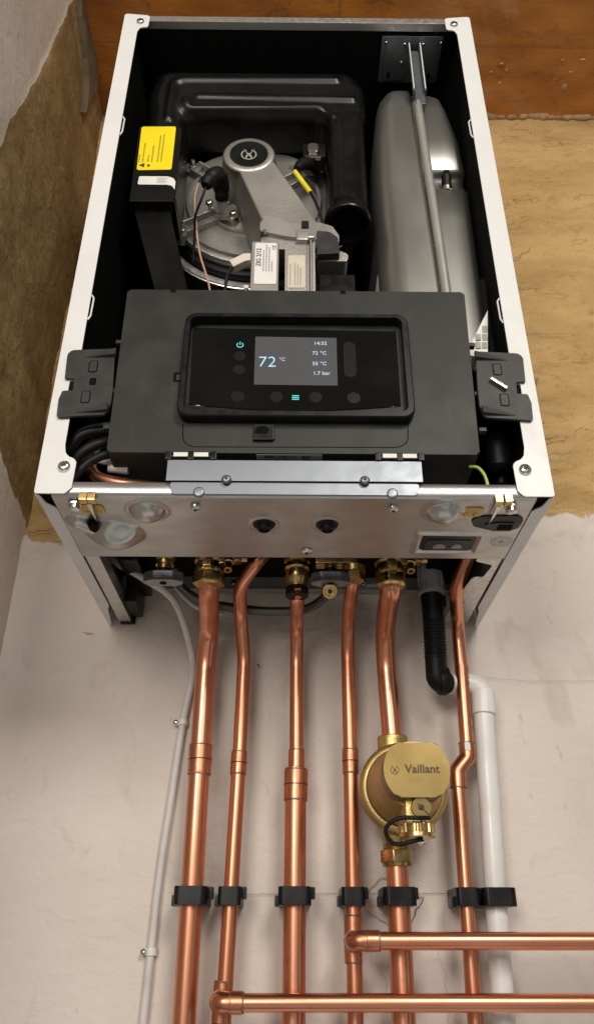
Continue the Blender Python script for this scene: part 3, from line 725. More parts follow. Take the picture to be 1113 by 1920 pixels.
# display glass with a bowed lower edge, drawer below it
low = [(-0.0955 + (0.1905) * k / 24, 0.0918 - 0.0058 * math.sin(PI * k / 24)) for k in range(25)]
bm = nb(); prism(bm, low + [(0.0955, 0.1800), (-0.0975, 0.1822)], -0.3160, -0.3136, 'XZ', .0005, 2)
GL = obj('display_glass', bm, 'glass', CB)
bm = nb(); prism(bm, rrect(-0.0965, 0.0975, 0.0795, 0.0845, .002), -0.3172, -0.3136, 'XZ', .0008, 2)
box(bm, -0.0975, 0.0985, -0.3150, -0.3136, 0.0840, 0.0935)
obj('drawer_lip', bm, 'black', CB)
GY = -0.31615
bm = nb(); prism(bm, [(-0.0378, 0.1147), (0.0385, 0.1142), (0.0386, 0.1707), (-0.0380, 0.1716)], GY, GY + .0001, 'XZ'); SC = obj('screen', bm, 'screen', GL)
SY = GY - .0002
text('temperature_reading', '72', 0.0175, (-0.0262, SY, 0.1405), *FRONT, 'glowtemp', GL, bold=-0.00025)
text('unit_mark', '\u00b0C', 0.0055, (-0.0125, SY, 0.1440), *FRONT, 'glowtext', GL)
for s_, x, z in (('14:32', 0.0232, 0.1636), ('72 \u00b0C', 0.0222, 0.1518), ('55 \u00b0C', 0.0222, 0.1392), ('1.7 bar', 0.0240, 0.1280)):
    text('status_line', s_, 0.0056, (x, SY, z), *FRONT, 'glowtext', GL, bold=0.00005)
for x, z, r in ((-0.0520, 0.1480, .0055), (-0.0520, 0.1318, .0055), (-0.0520, 0.1010, .0060), (-0.0172, 0.1010, .0058), (0.0182, 0.1010, .0058), (0.0528, 0.1005, .0060)):
    bm = nb(); prism(bm, ellipse(x, z, r, r, 26), GY, GY + .00008, 'XZ'); obj('touch_key', bm, 'key', GL)
bm = nb(); prism(bm, rrect(0.0448, 0.0562, 0.1240, 0.1660, .0055), GY, GY + .00008, 'XZ')
obj('sensor_window', bm, 'key', GL)
bm = nb(); ring(bm, -0.0522, 0.1612, .0025, .0033, SY, GY, 26, PI * .5 + .7, PI * 2.5 - .7); box(bm, -0.0526, -0.0518, SY, GY, 0.1612, 0.1650)
obj('power_symbol', bm, 'glowteal', GL)
bm = nb()
for z in (0.1022, 0.1002, 0.0982): box(bm, -0.0030, 0.0034, SY, GY, z - .00045, z + .00045)
obj('menu_symbol', bm, 'glowteal', GL)
bm = nb()                                               # service flap outline, a thin groove
fl = fillet([(-0.0996, 0.0735), (-0.0985, 0.0480), (0.0992, 0.0490), (0.1003, 0.0735)], [0, .012, .012, 0], 6, closed=False)
tube(bm, [(p[0], -0.3132, p[1]) for p in fl], 0.00045, 6); obj('flap_outline', bm, 'lining', CB)
bm = nb(); box(bm, -0.0368, -0.0190, -0.3170, -0.3130, 0.0540, 0.0705, .0008); box(bm, -0.0192, -0.0178, -0.3155, -0.3130, 0.0555, 0.0595, .0004)
sv = obj('service_socket', bm, 'black', CB)
bm = nb(); prism(bm, fillet([(-0.0350, 0.0600), (-0.0240, 0.0600), (-0.0230, 0.0650), (-0.0260, 0.0680), (-0.0320, 0.0680), (-0.0350, 0.0650)], .0008), -0.3173, -0.3171, 'XZ'); obj('socket_opening', bm, 'lining', sv)
bm = nb(); box(bm, -0.1122, -0.1046, -0.3140, -0.3128, 0.1195, 0.1300, .0004); lk = obj('latch', bm, 'lining', CB)
bm = nb(); box(bm, -0.1095, -0.1050, -0.3146, -0.3136, 0.1205, 0.1270, .0006); obj('latch_tongue', bm, 'bracket', lk)
bm = nb(); prism(bm, [(-0.0338, -0.3115), (0.0240, -0.3115), (0.0240, -0.2970), (-0.0338, -0.2970)], 0.0415, 0.0419, 'XY'); lb = obj('type_label', bm, 'greylabel', CB)
text('label_print', 'BMU P4/1-C   863', 0.0052, (-0.0065, -0.3085, 0.0413), (1, 0, 0), (0, -1, 0), 'ink', CB, bold=0.00012, squeeze=1.05)
bm = nb(); box(bm, -0.028, -0.004, -0.3045, -0.3040, 0.0411, 0.0414); box(bm, 0.006, 0.012, -0.3050, -0.3005, 0.0411, 0.0414); obj('label_fine_print', bm, 'ink', CB)
# --- mounting lugs left and right of the control box
for s in (-1, 1):
    ol = [(-0.2085, 0.1535), (-0.1690, 0.1560), (-0.1665, 0.1150), (-0.1655, 0.0935), (-0.1690, 0.0800), (-0.2120, 0.0765), (-0.2130, 0.0965), (-0.2110, 0.1060), (-0.2010, 0.1060), (-0.2015, 0.1200), (-0.2110, 0.1205), (-0.2125, 0.1490)]
    ol = fillet(ol, [.003, 0, 0, 0, .004, .003, .002, .001, .0005, .0005, .001, .004], 4)
    if s > 0: ol = [(-p[0], p[1]) for p in reversed(ol)]
    bm = nb(); prism(bm, ol, -0.3162, -0.3132, 'XZ', .0006, 2)
    for z0_, z1_ in ((0.1500, 0.1465), (0.0870, 0.0835)):       # wedge-shaped stiffening ribs
        a = [bm.verts.new((s * .1672, -0.3205, z0_ + .003)), bm.verts.new((s * .1672, -0.3205, z0_ - .004)), bm.verts.new((s * .1672, -0.3158, z0_ + .004)), bm.verts.new((s * .1672, -0.3158, z0_ - .005)), bm.verts.new((s * .1985, -0.3158, z1_ - .001)), bm.verts.new((s * .1985, -0.3160, z1_ - .002))]
        for f in ((0, 1, 3, 2), (0, 4, 5, 1), (0, 2, 4), (1, 5, 3), (2, 3, 5, 4)): bm.faces.new([a[i] for i in f])
    lug = obj('mounting_lug', bm, 'bracket', CB)
    for cx, cz, m_ in ((0.1865, 0.1340, 'bracket'), (0.1890, 0.0990, 'bracket')):
        bm = nb(); prism(bm, rrect(s * cx - .0042, s * cx + .0042, cz - .0068, cz + .0068, .002), -0.3166, -0.3160, 'XZ'); obj('lug_recess', bm, 'lining', lug)
        bm = nb(); prism(bm, rrect(s * cx - .0033, s * cx + .0033, cz - .0059, cz + .0059, .0015), -0.3168, -0.3160, 'XZ'); obj('lug_plug', bm, 'bracket', lug)
    bm = nb(); box(bm, *sorted((s * .1985, s * .2062)), -0.3148, -0.3136, 0.1080, 0.1180); obj('lug_slot', bm, 'lining', lug)
    if s < 0:
        bm = nb(); prism(bm, rrect(-0.1878, -0.1818, 0.1125, 0.1205, .0015), -0.3166, -0.3160, 'XZ'); obj('lug_hole', bm, 'lining', lug)
    for z in (0.168, 0.110, 0.0700):
        bm = nb(); box(bm, *sorted((s * .1640, s * .1705)), -0.3120, -0.306, z - .002, z + .002, .0005); obj('side_catch', bm, 'bracket', CB)
bm = nb(); box(bm, -0.0090, 0.0090, -0.0022, 0.0022, -0.0018, 0.0018, .0006)
place(bm, Matrix.Translation((0.1853, -0.3185, 0.1160)) @ Matrix.Rotation(math.radians(40), 4, 'Y'))
obj('metal_spring_pin', bm, 'steel', CB)

# --- black moulded air duct
YD = -0.2700
def rbox(p, x0, x1, z0, z1, r):
    qx = abs(p[0] - (x0 + x1) / 2) - (x1 - x0) / 2 + r; qz = abs(p[1] - (z0 + z1) / 2) - (z1 - z0) / 2 + r
    return r - min(max(qx, qz), 0.0) - math.hypot(max(qx, 0), max(qz, 0))          # > 0 inside
def smax(a, b, k): 
    h = max(k - abs(a - b), 0.0) / k; return max(a, b) + h * h * k * .25
def duct_d(x, z):
    d = rbox((x, z), -0.1865, 0.0815, 0.5770, 0.6690, 0.024)
    d = smax(d, rbox((x, z), -0.1865, -0.1405, 0.5000, 0.6400, 0.014), 0.014)
    return smax(d, rbox((x, z), 0.0370, 0.0850, 0.3900, 0.6450, 0.016), 0.020)
def poly_d(p, L): return min(seg_dist(p, a, b) for a, b in zip(L, L[1:]))
def seg_dist(p, a, b):
    ax, az = a; bx_, bz__ = b; vx, vz = bx_ - ax, bz__ - az; t = max(0, min(1, ((p[0] - ax) * vx + (p[1] - az) * vz) / (vx * vx + vz * vz)))
    return math.hypot(p[0] - ax - vx * t, p[1] - az - vz * t)
R1 = [tuple(q) for q in fillet([(-.1590, .562), (-.1580, .6400), (.0500, .6420)], .016, 5, closed=False)]
R2 = [(-.1240, .6065), (.0700, .6025)]
R3 = [tuple(q) for q in fillet([(-.1390, .598), (-.1370, .5840), (.0280, .5860), (.0430, .572)], .012, 5, closed=False)]
bm = nb(); h_ = 0.0018; X0, X1, Z0, Z1 = -0.192, 0.090, 0.418, 0.674; nx_, nz_ = int((X1 - X0) / h_), int((Z1 - Z0) / h_); G = {}
for jz in range(nz_ + 1):
    for ix in range(nx_ + 1):
        x, z = X0 + ix * h_, Z0 + jz * h_; d = duct_d(x, z)
        if z < .52 and x < -.1: d = min(d, z - .515)
        if d < -h_ * .75: continue
        if d < 0:
            gx = (duct_d(x + 1e-4, z) - duct_d(x - 1e-4, z)) / 2e-4; gz = (duct_d(x, z + 1e-4) - duct_d(x, z - 1e-4)) / 2e-4
            x -= gx * d; z -= gz * d; d = 0.0
        Rr = 0.0175; u_ = min(1.0, d / Rr); y = YD + 0.020 * (1 - math.sqrt(max(0.0, 1 - (1 - u_) ** 2)))
        if d > .004:
            for L, w, a in ((R1, .0052, .0040), (R2, .0050, .0036), (R3, .0058, .0042)):
                q = poly_d((x, z), L)
                if q < .02: y -= a * math.exp(-(q / w) ** 2)
        G[ix, jz] = bm.verts.new((x, y, z))
for jz in range(nz_):
    for ix in range(nx_):
        k = [(ix, jz), (ix + 1, jz), (ix + 1, jz + 1), (ix, jz + 1)]
        if all(q in G for q in k): bm.faces.new([G[q] for q in k])
for v in [v for v in bm.verts if not v.link_faces]: bm.verts.remove(v)
r_ = bmesh.ops.extrude_edge_only(bm, edges=[e for e in bm.edges if e.is_boundary])
for v in r_['geom']:
    if isinstance(v, bmesh.types.BMVert): v.co.y = -0.212
# the open pipe end
lathe(bm, [(0.0, .0228), (-.010, .0232), (-.018, .0240), (-.022, .0262), (-.028, .0275), (-.034, .0275), (-.036, .0262), (-.036, .0222), (-.012, .0210), (-.0115, .0005)], (0.0600, -0.2480, 0.4290), (0.02, 0.18, 1), 36)
DU = obj('air_duct', bm, 'duct', B)
bm = nb()                                               # box on the left limb with its stickers
prism(bm, fillet([(-0.1895, 0.5340), (-0.1385, 0.5370), (-0.1365, 0.4080), (-0.1405, 0.4010), (-0.1880, 0.4010)], [.004, .008, .006, .005, .003]), -0.2800, -0.2200, 'XZ', .005, 4)
box(bm, -0.1885, -0.1370, -0.2812, -0.225, 0.3995, 0.4030, .0012)
obj('duct_box', bm, 'duct', DU)
bm = nb(); prism(bm, fillet([(-0.1840, 0.4200), (-0.1430, 0.4200), (-0.1420, 0.3900), (-0.1080, 0.2500), (-0.0950, 0.2000), (-0.1280, 0.2000), (-0.1830, 0.3950)], .01), -0.2680, -0.2100, 'XZ', .006, 4)
obj('lower_limb', bm, 'duct', DU)
bm = nb(); sk_ = [(-0.1868, 0.5310), (-0.1455, 0.5320), (-0.1448, 0.4540), (-0.1850, 0.4525)]
prism(bm, fillet(sk_, .003), -0.28065, -0.28005, 'XZ'); ST = obj('warning_sticker', bm, 'yellow', DU)
bm = nb(); ys = -0.2808
for x, za, zb in ((-0.1838, .4660, .4790), (-0.1795, .4660, .5010), (-0.1735, .4670, .4790), (-0.1690, .4670, .4960), (-0.1622, .4670, .5150), (-0.1582, .4670, .5170)):
    z = za
    while z < zb:
        l_ = random.uniform(.0012, .004); box(bm, x - .0008, x + .0008, ys, ys + .0001, z, min(zb, z + l_)); z += l_ + .0007
obj('sticker_print', bm, 'inkbrown', DU)
bm = nb(); tri = [(-0.1838, 0.4610), (-0.1768, 0.4570), (-0.1768, 0.4650)]
prism(bm, tri, ys, ys + .0001, 'XZ'); prism(bm, rrect(-0.1735, -0.1705, 0.4585, 0.4625, .0003), ys, ys + .0001, 'XZ'); obj('warning_symbol', bm, 'ink', DU)
bm = nb(); c_ = [(-0.1810, 0.4420), (-0.1480, 0.4420), (-0.1412, 0.4390), (-0.1385, 0.4330), (-0.1385, 0.4200), (-0.1420, 0.4262), (-0.1480, 0.4280), (-0.1815, 0.4280)]
prism(bm, fillet(c_, [.002, .006, .004, .002, 0, .004, .006, .002]), -0.28065, -0.28005, 'XZ'); obj('serial_sticker', bm, 'label', DU)
bm = nb()
for k in range(5): box(bm, -0.1600, -0.1490 + random.uniform(-.003, .003), ys, ys + .0001, 0.4388 - k * .0020, 0.4395 - k * .0020)
obj('serial_print', bm, 'inkgrey', DU)

# --- burner door and heat exchanger
cx, cz = -0.0530, 0.4830
bm = nb()
lathe(bm, [(0, .128), (.030, .128), (.036, .125), (.037, .118), (.036, .112), (.030, .110)], (cx, -0.150, cz), (0, -1, 0), 64)
HX = obj('heat_exchanger_rim', bm, 'galv', B)
bm = nb(); tube(bm, [(cx + .1235 * math.cos(math.radians(a)), -.192, cz - .006 + .1235 * math.sin(math.radians(a))) for a in range(188, 352, 4)], .0032, 12); obj('rim_band', bm, 'steel', HX)
bm = nb(); lathe(bm, [(0, .109), (.008, .111), (.014, .109), (.016, .104)], (cx, -0.181, cz), (0, -1, 0), 64); obj('door_gasket', bm, 'rubber', B)
bm = nb()
lathe(bm, [(0, .103), (.007, .1045), (.0105, .1025), (.0115, .099), (.0125, .060), (.0155, .034), (.020, .028), (.020, .001)], (cx, -0.198, cz), (0, -1, 0), 72)
def rib(bm, a, b, w, y0, y1):
    a, b = Vector(a), Vector(b); d = (b - a).normalized(); n = Vector((-d.y, d.x)) * w
    prism(bm, [a + n, b + n, b - n, a - n], y0, y1, 'XZ', .0007, 2)
for ang in (38, 142, 212):
    d = Vector((math.cos(math.radians(ang)), math.sin(math.radians(ang)))); n = Vector((-d.y, d.x)); c = Vector((cx, cz))
    for off in (-.0085, .0085): rib(bm, c + d * .028 + n * off, c + d * .098 + n * off, .0017, -0.2190, -0.208)
ring(bm, cx, cz, .0800, .0840, -0.2165, -0.209, 40, -1.2, 1.0); ring(bm, cx, cz, .0930, .0960, -0.2145, -0.209, 60, 3.9, 5.6); ring(bm, cx, cz, .0560, .0585, -0.2150, -0.209, 40, 3.8, 5.4); ring(bm, cx, cz, .0800, .0835, -0.2150, -0.209, 30, 2.5, 3.6)
for ang in (212, 330, 142, 38):                         # fixing ears
    d = Vector((math.cos(math.radians(ang)), math.sin(math.radians(ang)))) * .101 + Vector((cx, cz))
    lathe(bm, [(0, .0115), (.012, .0112), (.0135, .010)], (d.x, -0.200, d.y), (0, -1, 0), 20)
DR = obj('burner_door', bm, 'aludoor', B)
for ang in (212, 330, 142):
    d = Vector((math.cos(math.radians(ang)), math.sin(math.radians(ang)))) * .101 + Vector((cx, cz))
    bm = nb(); hexnut(bm, (d.x, -0.2130, d.y), (0, -1, 0), .0062, .005); lathe(bm, [(0, .003), (.006, .003), (.007, .002)], (d.x, -0.2175, d.y), (0, -1, 0), 12)
    obj('door_nut', bm, 'zinc', DR)
# wiring to the lower left of the door
bm = nb(); tube(bm, smooth_path([(-.1203, -.236, .486), (-.1220, -.240, .455), (-.1184, -.240, .416), (-.1106, -.240, .3635), (-.0973, -.242, .3136), (-.088, -.243, .26), (-.08, -.243, .22)]), .0011, 8); obj('thin_wire', bm, 'wirecopper', B)

# --- gas and air elbow (the long arm)
bx, bz_ = -0.0568, 0.4930
bm = nb()
a0 = math.atan2(0.372 - 0.493, -0.033 + 0.0568)
def tangent_outline(grow):
    P = []
    R_ = 0.0310 + grow
    for k in range(25):
        th = math.radians(-18 + (222) * k / 24); P.append((bx + R_ * math.cos(th), bz_ + R_ * math.sin(th)))
    P += [(-0.0690 - grow, 0.4700), (-0.0345 - grow * 1.6, 0.3690 - grow * .3), (0.0290 + grow, 0.3690 - grow * .3), (-0.0265 + grow, 0.4820)]
    return P
levels = ((-0.2715, -0.0022), (-0.2706, -0.0006), (-0.2685, 0.0004), (-0.2450, 0.0035), (-0.2180, 0.0065))
rows = [[bm.verts.new((p[0], yy, p[1])) for p in tangent_outline(g)] for yy, g in levels]
bm.faces.new(rows[0])
for A, Bq in zip(rows, rows[1:]):
    for k in range(len(A)): bm.faces.new((A[k], Bq[k], Bq[(k + 1) % len(A)], A[(k + 1) % len(A)]))
lathe(bm, [(0, .0312), (.0015, .0305), (.0030, .0285), (.0030, .0245), (.0022, .0240), (.0022, .0005)], (bx, -0.2700, bz_), (0, -1, 0), 48)
# flanges at the foot of the arm
prism(bm, fillet([(-0.0400, 0.3560), (-0.0400, 0.3740), (-0.0200, 0.3760), (-0.0100, 0.3680), (0.0260, 0.3700), (0.0400, 0.3640), (0.0470, 0.3500), (0.0470, 0.3400), (-0.0100, 0.3480)], [.003, .006, .004, .004, .006, .006, .006, .001, .004]), -0.2790, -0.2400, 'XZ', .0016, 3)
prism(bm, fillet([(-0.0380, 0.3340), (-0.0390, 0.3540), (0.0300, 0.3540), (0.0300, 0.3360), (-0.0050, 0.3330)], [.004, .004, .002, .002, .004]), -0.2740, -0.2400, 'XZ', .0014, 2)
prism(bm, fillet([(0.0220, 0.3180), (0.0220, 0.3330), (0.0520, 0.3330), (0.0570, 0.3270), (0.0560, 0.3180)], .004), -0.2720, -0.2380, 'XZ', .0014, 2)
AR = obj('gas_air_elbow', bm, 'alu', B)
bm = nb(); prism(bm, ellipse(bx, bz_ + .0005, .0228, .0225, 40), -0.2730, -0.2718, 'XZ', .0004, 1); EM = obj('badge', bm, 'black', AR)
def hare_badge(bm, cx, cz, s, y, th):                   # round mark with two upright ears
    def disc(x, z, rx, rz, rot=0.0):
        P = []
        for k in range(18):
            a = rx * math.cos(2 * PI * k / 18); b = rz * math.sin(2 * PI * k / 18)
            P.append((cx + s * (x + a * math.cos(rot) - b * math.sin(rot)), cz + s * (z + a * math.sin(rot) + b * math.cos(rot))))
        prism(bm, P, y, y + th, 'XZ')
    ring(bm, cx, cz - .1 * s, .90 * s, 1.06 * s, y, y + th, 28, PI * .62, PI * 2.38)
    for q in (-1, 1):
        prism(bm, [(cx + q * s * .08, cz + s * .1), (cx + q * s * .30, cz + s * .15), (cx + q * s * .74, cz + s * 1.12), (cx + q * s * .56, cz + s * 0.80)], y, y + th, 'XZ')
        disc(q * .30, -.50, .13, .34, q * .25)
    prism(bm, [(cx - .30 * s, cz + .15 * s), (cx + .30 * s, cz + .15 * s), (cx + .12 * s, cz - .30 * s), (cx, cz - .42 * s), (cx - .12 * s, cz - .30 * s)], y, y + th, 'XZ')
bm = nb(); hare_badge(bm, bx, bz_ - .0005, .0088, -0.2734, .0004); obj('badge_mark', bm, 'emblem', AR)
bm = nb(); box(bm, 0.0060, 0.0140, -0.2812, -0.2700, 0.3600, 0.3700, .0006); obj('rubber_stop', bm, 'rubber', AR)
bm = nb(); prism(bm, fillet([(0.0225, 0.3330), (0.0225, 0.3540), (0.0360, 0.3530), (0.0455, 0.3440), (0.0470, 0.3200), (0.0225, 0.3180)], [.001, .001, .008, .008, .001, .001]), -0.2815, -0.2725, 'XZ', .0008, 2); obj('dark_flange_cover', bm, 'bracket', AR)
bm = nb(); lathe(bm, [(0, .0022), (.003, .0022), (.004, .0012)], (-0.0345, -0.2788, 0.3530), (0, -1, 0), 12); obj('flange_pin', bm, 'zinc', AR)

# --- venturi column with its label
bm = nb()
prism(bm, fillet([(-0.0110, 0.2200), (-0.0120, 0.3330), (0.0110, 0.3330), (0.0110, 0.2200)], .002), -0.2840, -0.2500, 'XZ', .002, 3)
box(bm, 0.0112, 0.0148, -0.2810, -0.2500, 0.2200, 0.3370, .0006); box(bm, 0.0150, 0.0166, -0.2860, -0.2500, 0.2200, 0.3380, .0005); box(bm, 0.0168, 0.0205, -0.2830, -0.2500, 0.2200, 0.3410, .0008)
box(bm, 0.0000, 0.0130, -0.2900, -0.2700, 0.3310, 0.3450, .002)
lathe(bm, [(0, .0028), (.006, .0028), (.007, .0018)], (0.0130, -0.286, 0.338), (1, 0, 0), 14)
VC = obj('venturi_column', bm, 'alu', B)
bm = nb(); prism(bm, rrect(-0.0085, 0.0098, 0.2660, 0.3130, .0015), -0.28465, -0.28405, 'XZ'); obj('venturi_label', bm, 'tinlabel', VC)
bm = nb()
for x in (-0.0060, -0.0010, 0.0020, 0.0048):
    z = .270
    while z < (.300 if x < .004 else .294):
        l_ = random.uniform(.001, .003); box(bm, x - .0007, x + .0007, -0.2848, -0.2847, z, z + l_); z += l_ + .0006
obj('venturi_print', bm, 'inkgrey', VC)

# --- ignition transformer
bm = nb(); box(bm, -0.0475, -0.0185, -0.2850, -0.2600, 0.2200, 0.3330, .0012)
prism(bm, fillet([(-0.0490, 0.2200), (-0.0490, 0.2600), (-0.0300, 0.2600), (-0.0220, 0.2540), (-0.0195, 0.2480), (-0.0195, 0.2200)], .002), -0.2880, -0.2852, 'XZ', .0006, 1)
IG = obj('ignition_unit', bm, 'greyplastic', B)
bm = nb(); prism(bm, rrect(-0.0438, -0.0205, 0.2700, 0.3300, .002), -0.28565, -0.28505, 'XZ'); obj('ignition_label', bm, 'label', IG)
text('ignition_print', 'ZIG 2/12', 0.0072, (-0.0395, -0.2858, 0.3085), (0, 0, 1), (-1, 0, 0), 'ink', IG, bold=0.00012)
text('ignition_mark', 'CE', 0.0055, (-0.0232, -0.2858, 0.3230), (0, 0, 1), (-1, 0, 0), 'ink', IG, bold=0.00005)
bm = nb()
for x, zb in ((-0.0345, .318), (-0.0315, .326), (-0.0285, .322), (-0.0255, .300)):
    z = .288
    while z < zb:
        l_ = random.uniform(.001, .003); box(bm, x - .0008, x + .0008, -0.2858, -0.2857, z, z + l_); z += l_ + .0006
obj('ignition_fine_print', bm, 'inkgrey', IG)
bm = nb(); prism(bm, fillet([(-0.0700, 0.2990), (-0.0560, 0.3090), (-0.0480, 0.3100), (-0.0480, 0.3000), (-0.0540, 0.2985), (-0.0660, 0.2900)], .0012), -0.2900, -0.2800, 'XZ', .0008, 2); PC = obj('plug_connector', bm, 'cream', IG)
bm = nb(); tube(bm, smooth_path([(-.066, -.288, .294), (-.072, -.285, .280), (-.074, -.280, .262), (-.075, -.275, .22)]), .0018, 8); obj('plug_lead', bm, 'rubber', IG)
bm = nb(); box(bm, -0.0540, -0.0490, -0.2880, -0.2820, 0.2615, 0.2665, .0008); obj('small_plug', bm, 'cream', IG)
bm = nb(); tube(bm, smooth_path([(-.0515, -.285, .262), (-.055, -.284, .250), (-.062, -.280, .235)]), .0012, 8); obj('small_plug_lead', bm, 'wirecopper', IG)

# --- electrodes on the door
ex, ez = -0.0905, 0.4560
bm = nb(); prism(bm, fillet([(ex - .022, ez + .012), (ex - .008, ez + .016), (ex + .012, ez + .004), (ex + .022, ez - .010), (ex + .014, ez - .018), (ex - .004, ez - .010)], .005), -0.2240, -0.2100, 'XZ', .0008, 2)
EL = obj('ignition_electrode', bm, 'steel', B)
for dx, dz in ((.014, -.010), (-.016, .008)): screw(EL, (ex + dx, -0.2240, ez + dz), (0, -1, 0), .0048, .005)
bm = nb(); tube(bm, [(ex, -.222, ez - .002), (ex + .001, -.246, ez + .000)], [.0068, .0062], 16); obj('ceramic_body', bm, 'ceramic', EL)
bm = nb(); tube(bm, smooth_path([(ex + .001, -.240, ez), (ex + .001, -.258, ez + .001), (ex - .001, -.272, ez), (ex - .009, -.276, ez - .012), (ex - .014, -.276, ez - .024)], 6), [.0085] * 4 + [.0098] * 14 + [.0085] * 4 + [.007] * 2 + [.0055], 16); obj('rubber_boot', bm, 'rubber', EL)
bm = nb(); tube(bm, smooth_path([(ex - .013, -.275, ez - .022), (ex - .019, -.268, ez - .038), (ex - .026, -.256, ez - .050), (ex - .028, -.240, ez - .060), (ex - .03, -.22, ez - .085)]), .0016, 8); obj('electrode_lead', bm, 'rubber', EL)
sxx, szz = 0.0050, 0.5000
bm = nb(); tube(bm, smooth_path([(.0185, -.236, .513), (.013, -.248, .507), (.006, -.255, .497), (.000, -.259, .484)], 6), [.0082, .0085, .009, .009, .0092, .0092, .0092, .009, .009, .0088, .0085, .008, .0075, .007, .0065, .006, .0055, .005, .0045], 14); SE = obj('flame_sensor_boot', bm, 'rubber', B)
bm = nb(); tube(bm, [(-.0020, -.262, .476), (.0165, -.264, .437)], .0030, 12); obj('yellow_sleeve', bm, 'yellows', SE)
bm = nb(); tube(bm, smooth_path([(.0005, -.259, .486), (-.002, -.261, .477), (.0165, -.264, .437), (.026, -.262, .410), (.032, -.255, .39)]), .0018, 8); obj('sensor_lead', bm, 'rubber', SE)
bm = nb(); box(bm, 0.0080, 0.0360, -0.2520, -0.2300, 0.5180, 0.5420, .002); CK = obj('clip_mount', bm, 'black', B)
bm = nb(); prism(bm, rrect(0.0140, 0.0265, 0.5220, 0.5380, .003), -0.2555, -0.2522, 'XZ', .0012, 2); box(bm, 0.0105, 0.0300, -0.2540, -0.2500, 0.5125, 0.5165, .0008); box(bm, 0.0150, 0.0250, -0.2535, -0.2515, 0.5160, 0.5225, .0005); obj('spring_clip', bm, 'steel', CK)
bm = nb(); box(bm, 0.0250, 0.0640, -0.2650, -0.2200, 0.2100, 0.3060, .002); obj('pump_housing', bm, 'black', B)
bm = nb(); tube(bm, smooth_path([(.040, -.215, .395), (.056, -.220, .400), (.068, -.222, .412), (.074, -.215, .43)]), .0022, 10); obj('steel_pipe', bm, 'steel', B)

# --- expansion vessel
def loft(bm, secs):
    rows = [[bm.verts.new(p) for p in s_] for s_ in secs]
    bm.faces.new(list(reversed(rows[0]))); bm.faces.new(rows[-1])
    for A, Bq in zip(rows, rows[1:]):
        for k in range(len(A)): bm.faces.new((A[k], A[(k + 1) % len(A)], Bq[(k + 1) % len(A)], Bq[k]))
def vsec(x0, x1, yf, yb, rl, rr, z, seg=9):
    return [(p[0], p[1], z) for p in fillet([(x0, yf), (x1, yf), (x1, yb), (x0, yb)], [rl, rr, .004, .004], seg)]
bm = nb()
secs = []
for z, g in ((0.18, 0), (0.26, 0), (0.36, 0.0), (0.46, 0.0), (0.54, 0.0), (0.60, 0.0005), (0.622, 0.003), (0.636, 0.008), (0.645, 0.016), (0.649, 0.028)):
    secs.append(vsec(0.0925 + g * 1.1 + max(0, z - .5) * .085, 0.1465 - g * .1 + (0.009 if z < .3 else 0.009 * (1 - min(1, (z - .3) / .3))), -0.2680 + g * .9, -0.08, .030 - g * .1, .004, z))
loft(bm, secs)
VS = obj('expansion_vessel', bm, 'vessel', B, angle=50)
def rsec(z, g, yf=-0.2620):
    k = 0.009 if z < .3 else 0.009 * (1 - min(1, (z - .3) / .3))
    return vsec(0.1480 + k, 0.2035 - g - max(0, z - .52) * .14, yf + g * .8, -0.08, .003, .010, z)
bm = nb(); loft(bm, [rsec(z, g, y) for z, g, y in ((0.4795, .0004, -.256), (0.4805, .0, -.2595), (0.4840, 0, -.262), (0.54, 0, -.262), (0.60, .001, -.262), (0.624, .003, -.262), (0.637, .008, -.26), (0.645, .015, -.258), (0.649, .026, -.254))])
loft(bm, [rsec(z, g, y) for z, g, y in ((0.18, 0, -.258), (0.30, 0, -.259), (0.40, 0, -.261), (0.4470, 0, -.262), (0.4500, 0, -.2605), (0.4510, .0003, -.257))])
loft(bm, [rsec(z, .0003, -.2525) for z in (0.4500, 0.4820)])
obj('vessel_half', bm, 'vessel', VS, angle=45)
bm = nb(); lathe(bm, [(.003, .0058), (.018, .0060), (.0195, .0048), (.0240, .0042), (.0250, .0034)], (0.1780, -0.2580, 0.4510), (0, -.3, 1), 18); CV = obj('charging_valve', bm, 'rubber', VS)
bm = nb(); lathe(bm, [(-.002, .0072), (.003, .0066), (.0035, .0050)], (0.1780, -0.2580, 0.4510), (0, -.3, 1), 18); obj('valve_seat', bm, 'steel', CV)
bm = nb(); tube(bm, smooth_path([(.1505, -.276, .588), (.1510, -.277, .560), (.1530, -.277, .48), (.1560, -.276, .38), (.1585, -.275, .28), (.159, -.274, .2)]), .0052, 16); obj('support_tube', bm, 'tubegrey', VS)
bm = nb(); tube(bm, smooth_path([(.1465, -.2690, .600), (.1475, -.2690, .50), (.1505, -.2690, .40), (.1535, -.2690, .30), (.1545, -.2690, .2)]), .0016, 8); obj('seam', bm, 'steel', VS)
bm = nb(); cxa, cya, ra = 0.1270, -0.2340, 0.0346
for zlo, zhi in ((0.20, 0.3300),):
    pts = [(0.0921, -0.150), (0.0921, -0.20), (0.0921, -0.2340)] + [(cxa - ra * 1.012 * math.cos(math.radians(a)), cya - ra * 1.012 * math.sin(math.radians(a))) for a in (8, 16, 24, 32)]
    pr = None
    for p in pts:
        cur = [bm.verts.new((p[0], p[1], zlo)), bm.verts.new((p[0], p[1], zhi))]
        if pr: bm.faces.new((pr[0], cur[0], cur[1], pr[1]))
        pr = cur
obj('vessel_label', bm, 'label', VS)
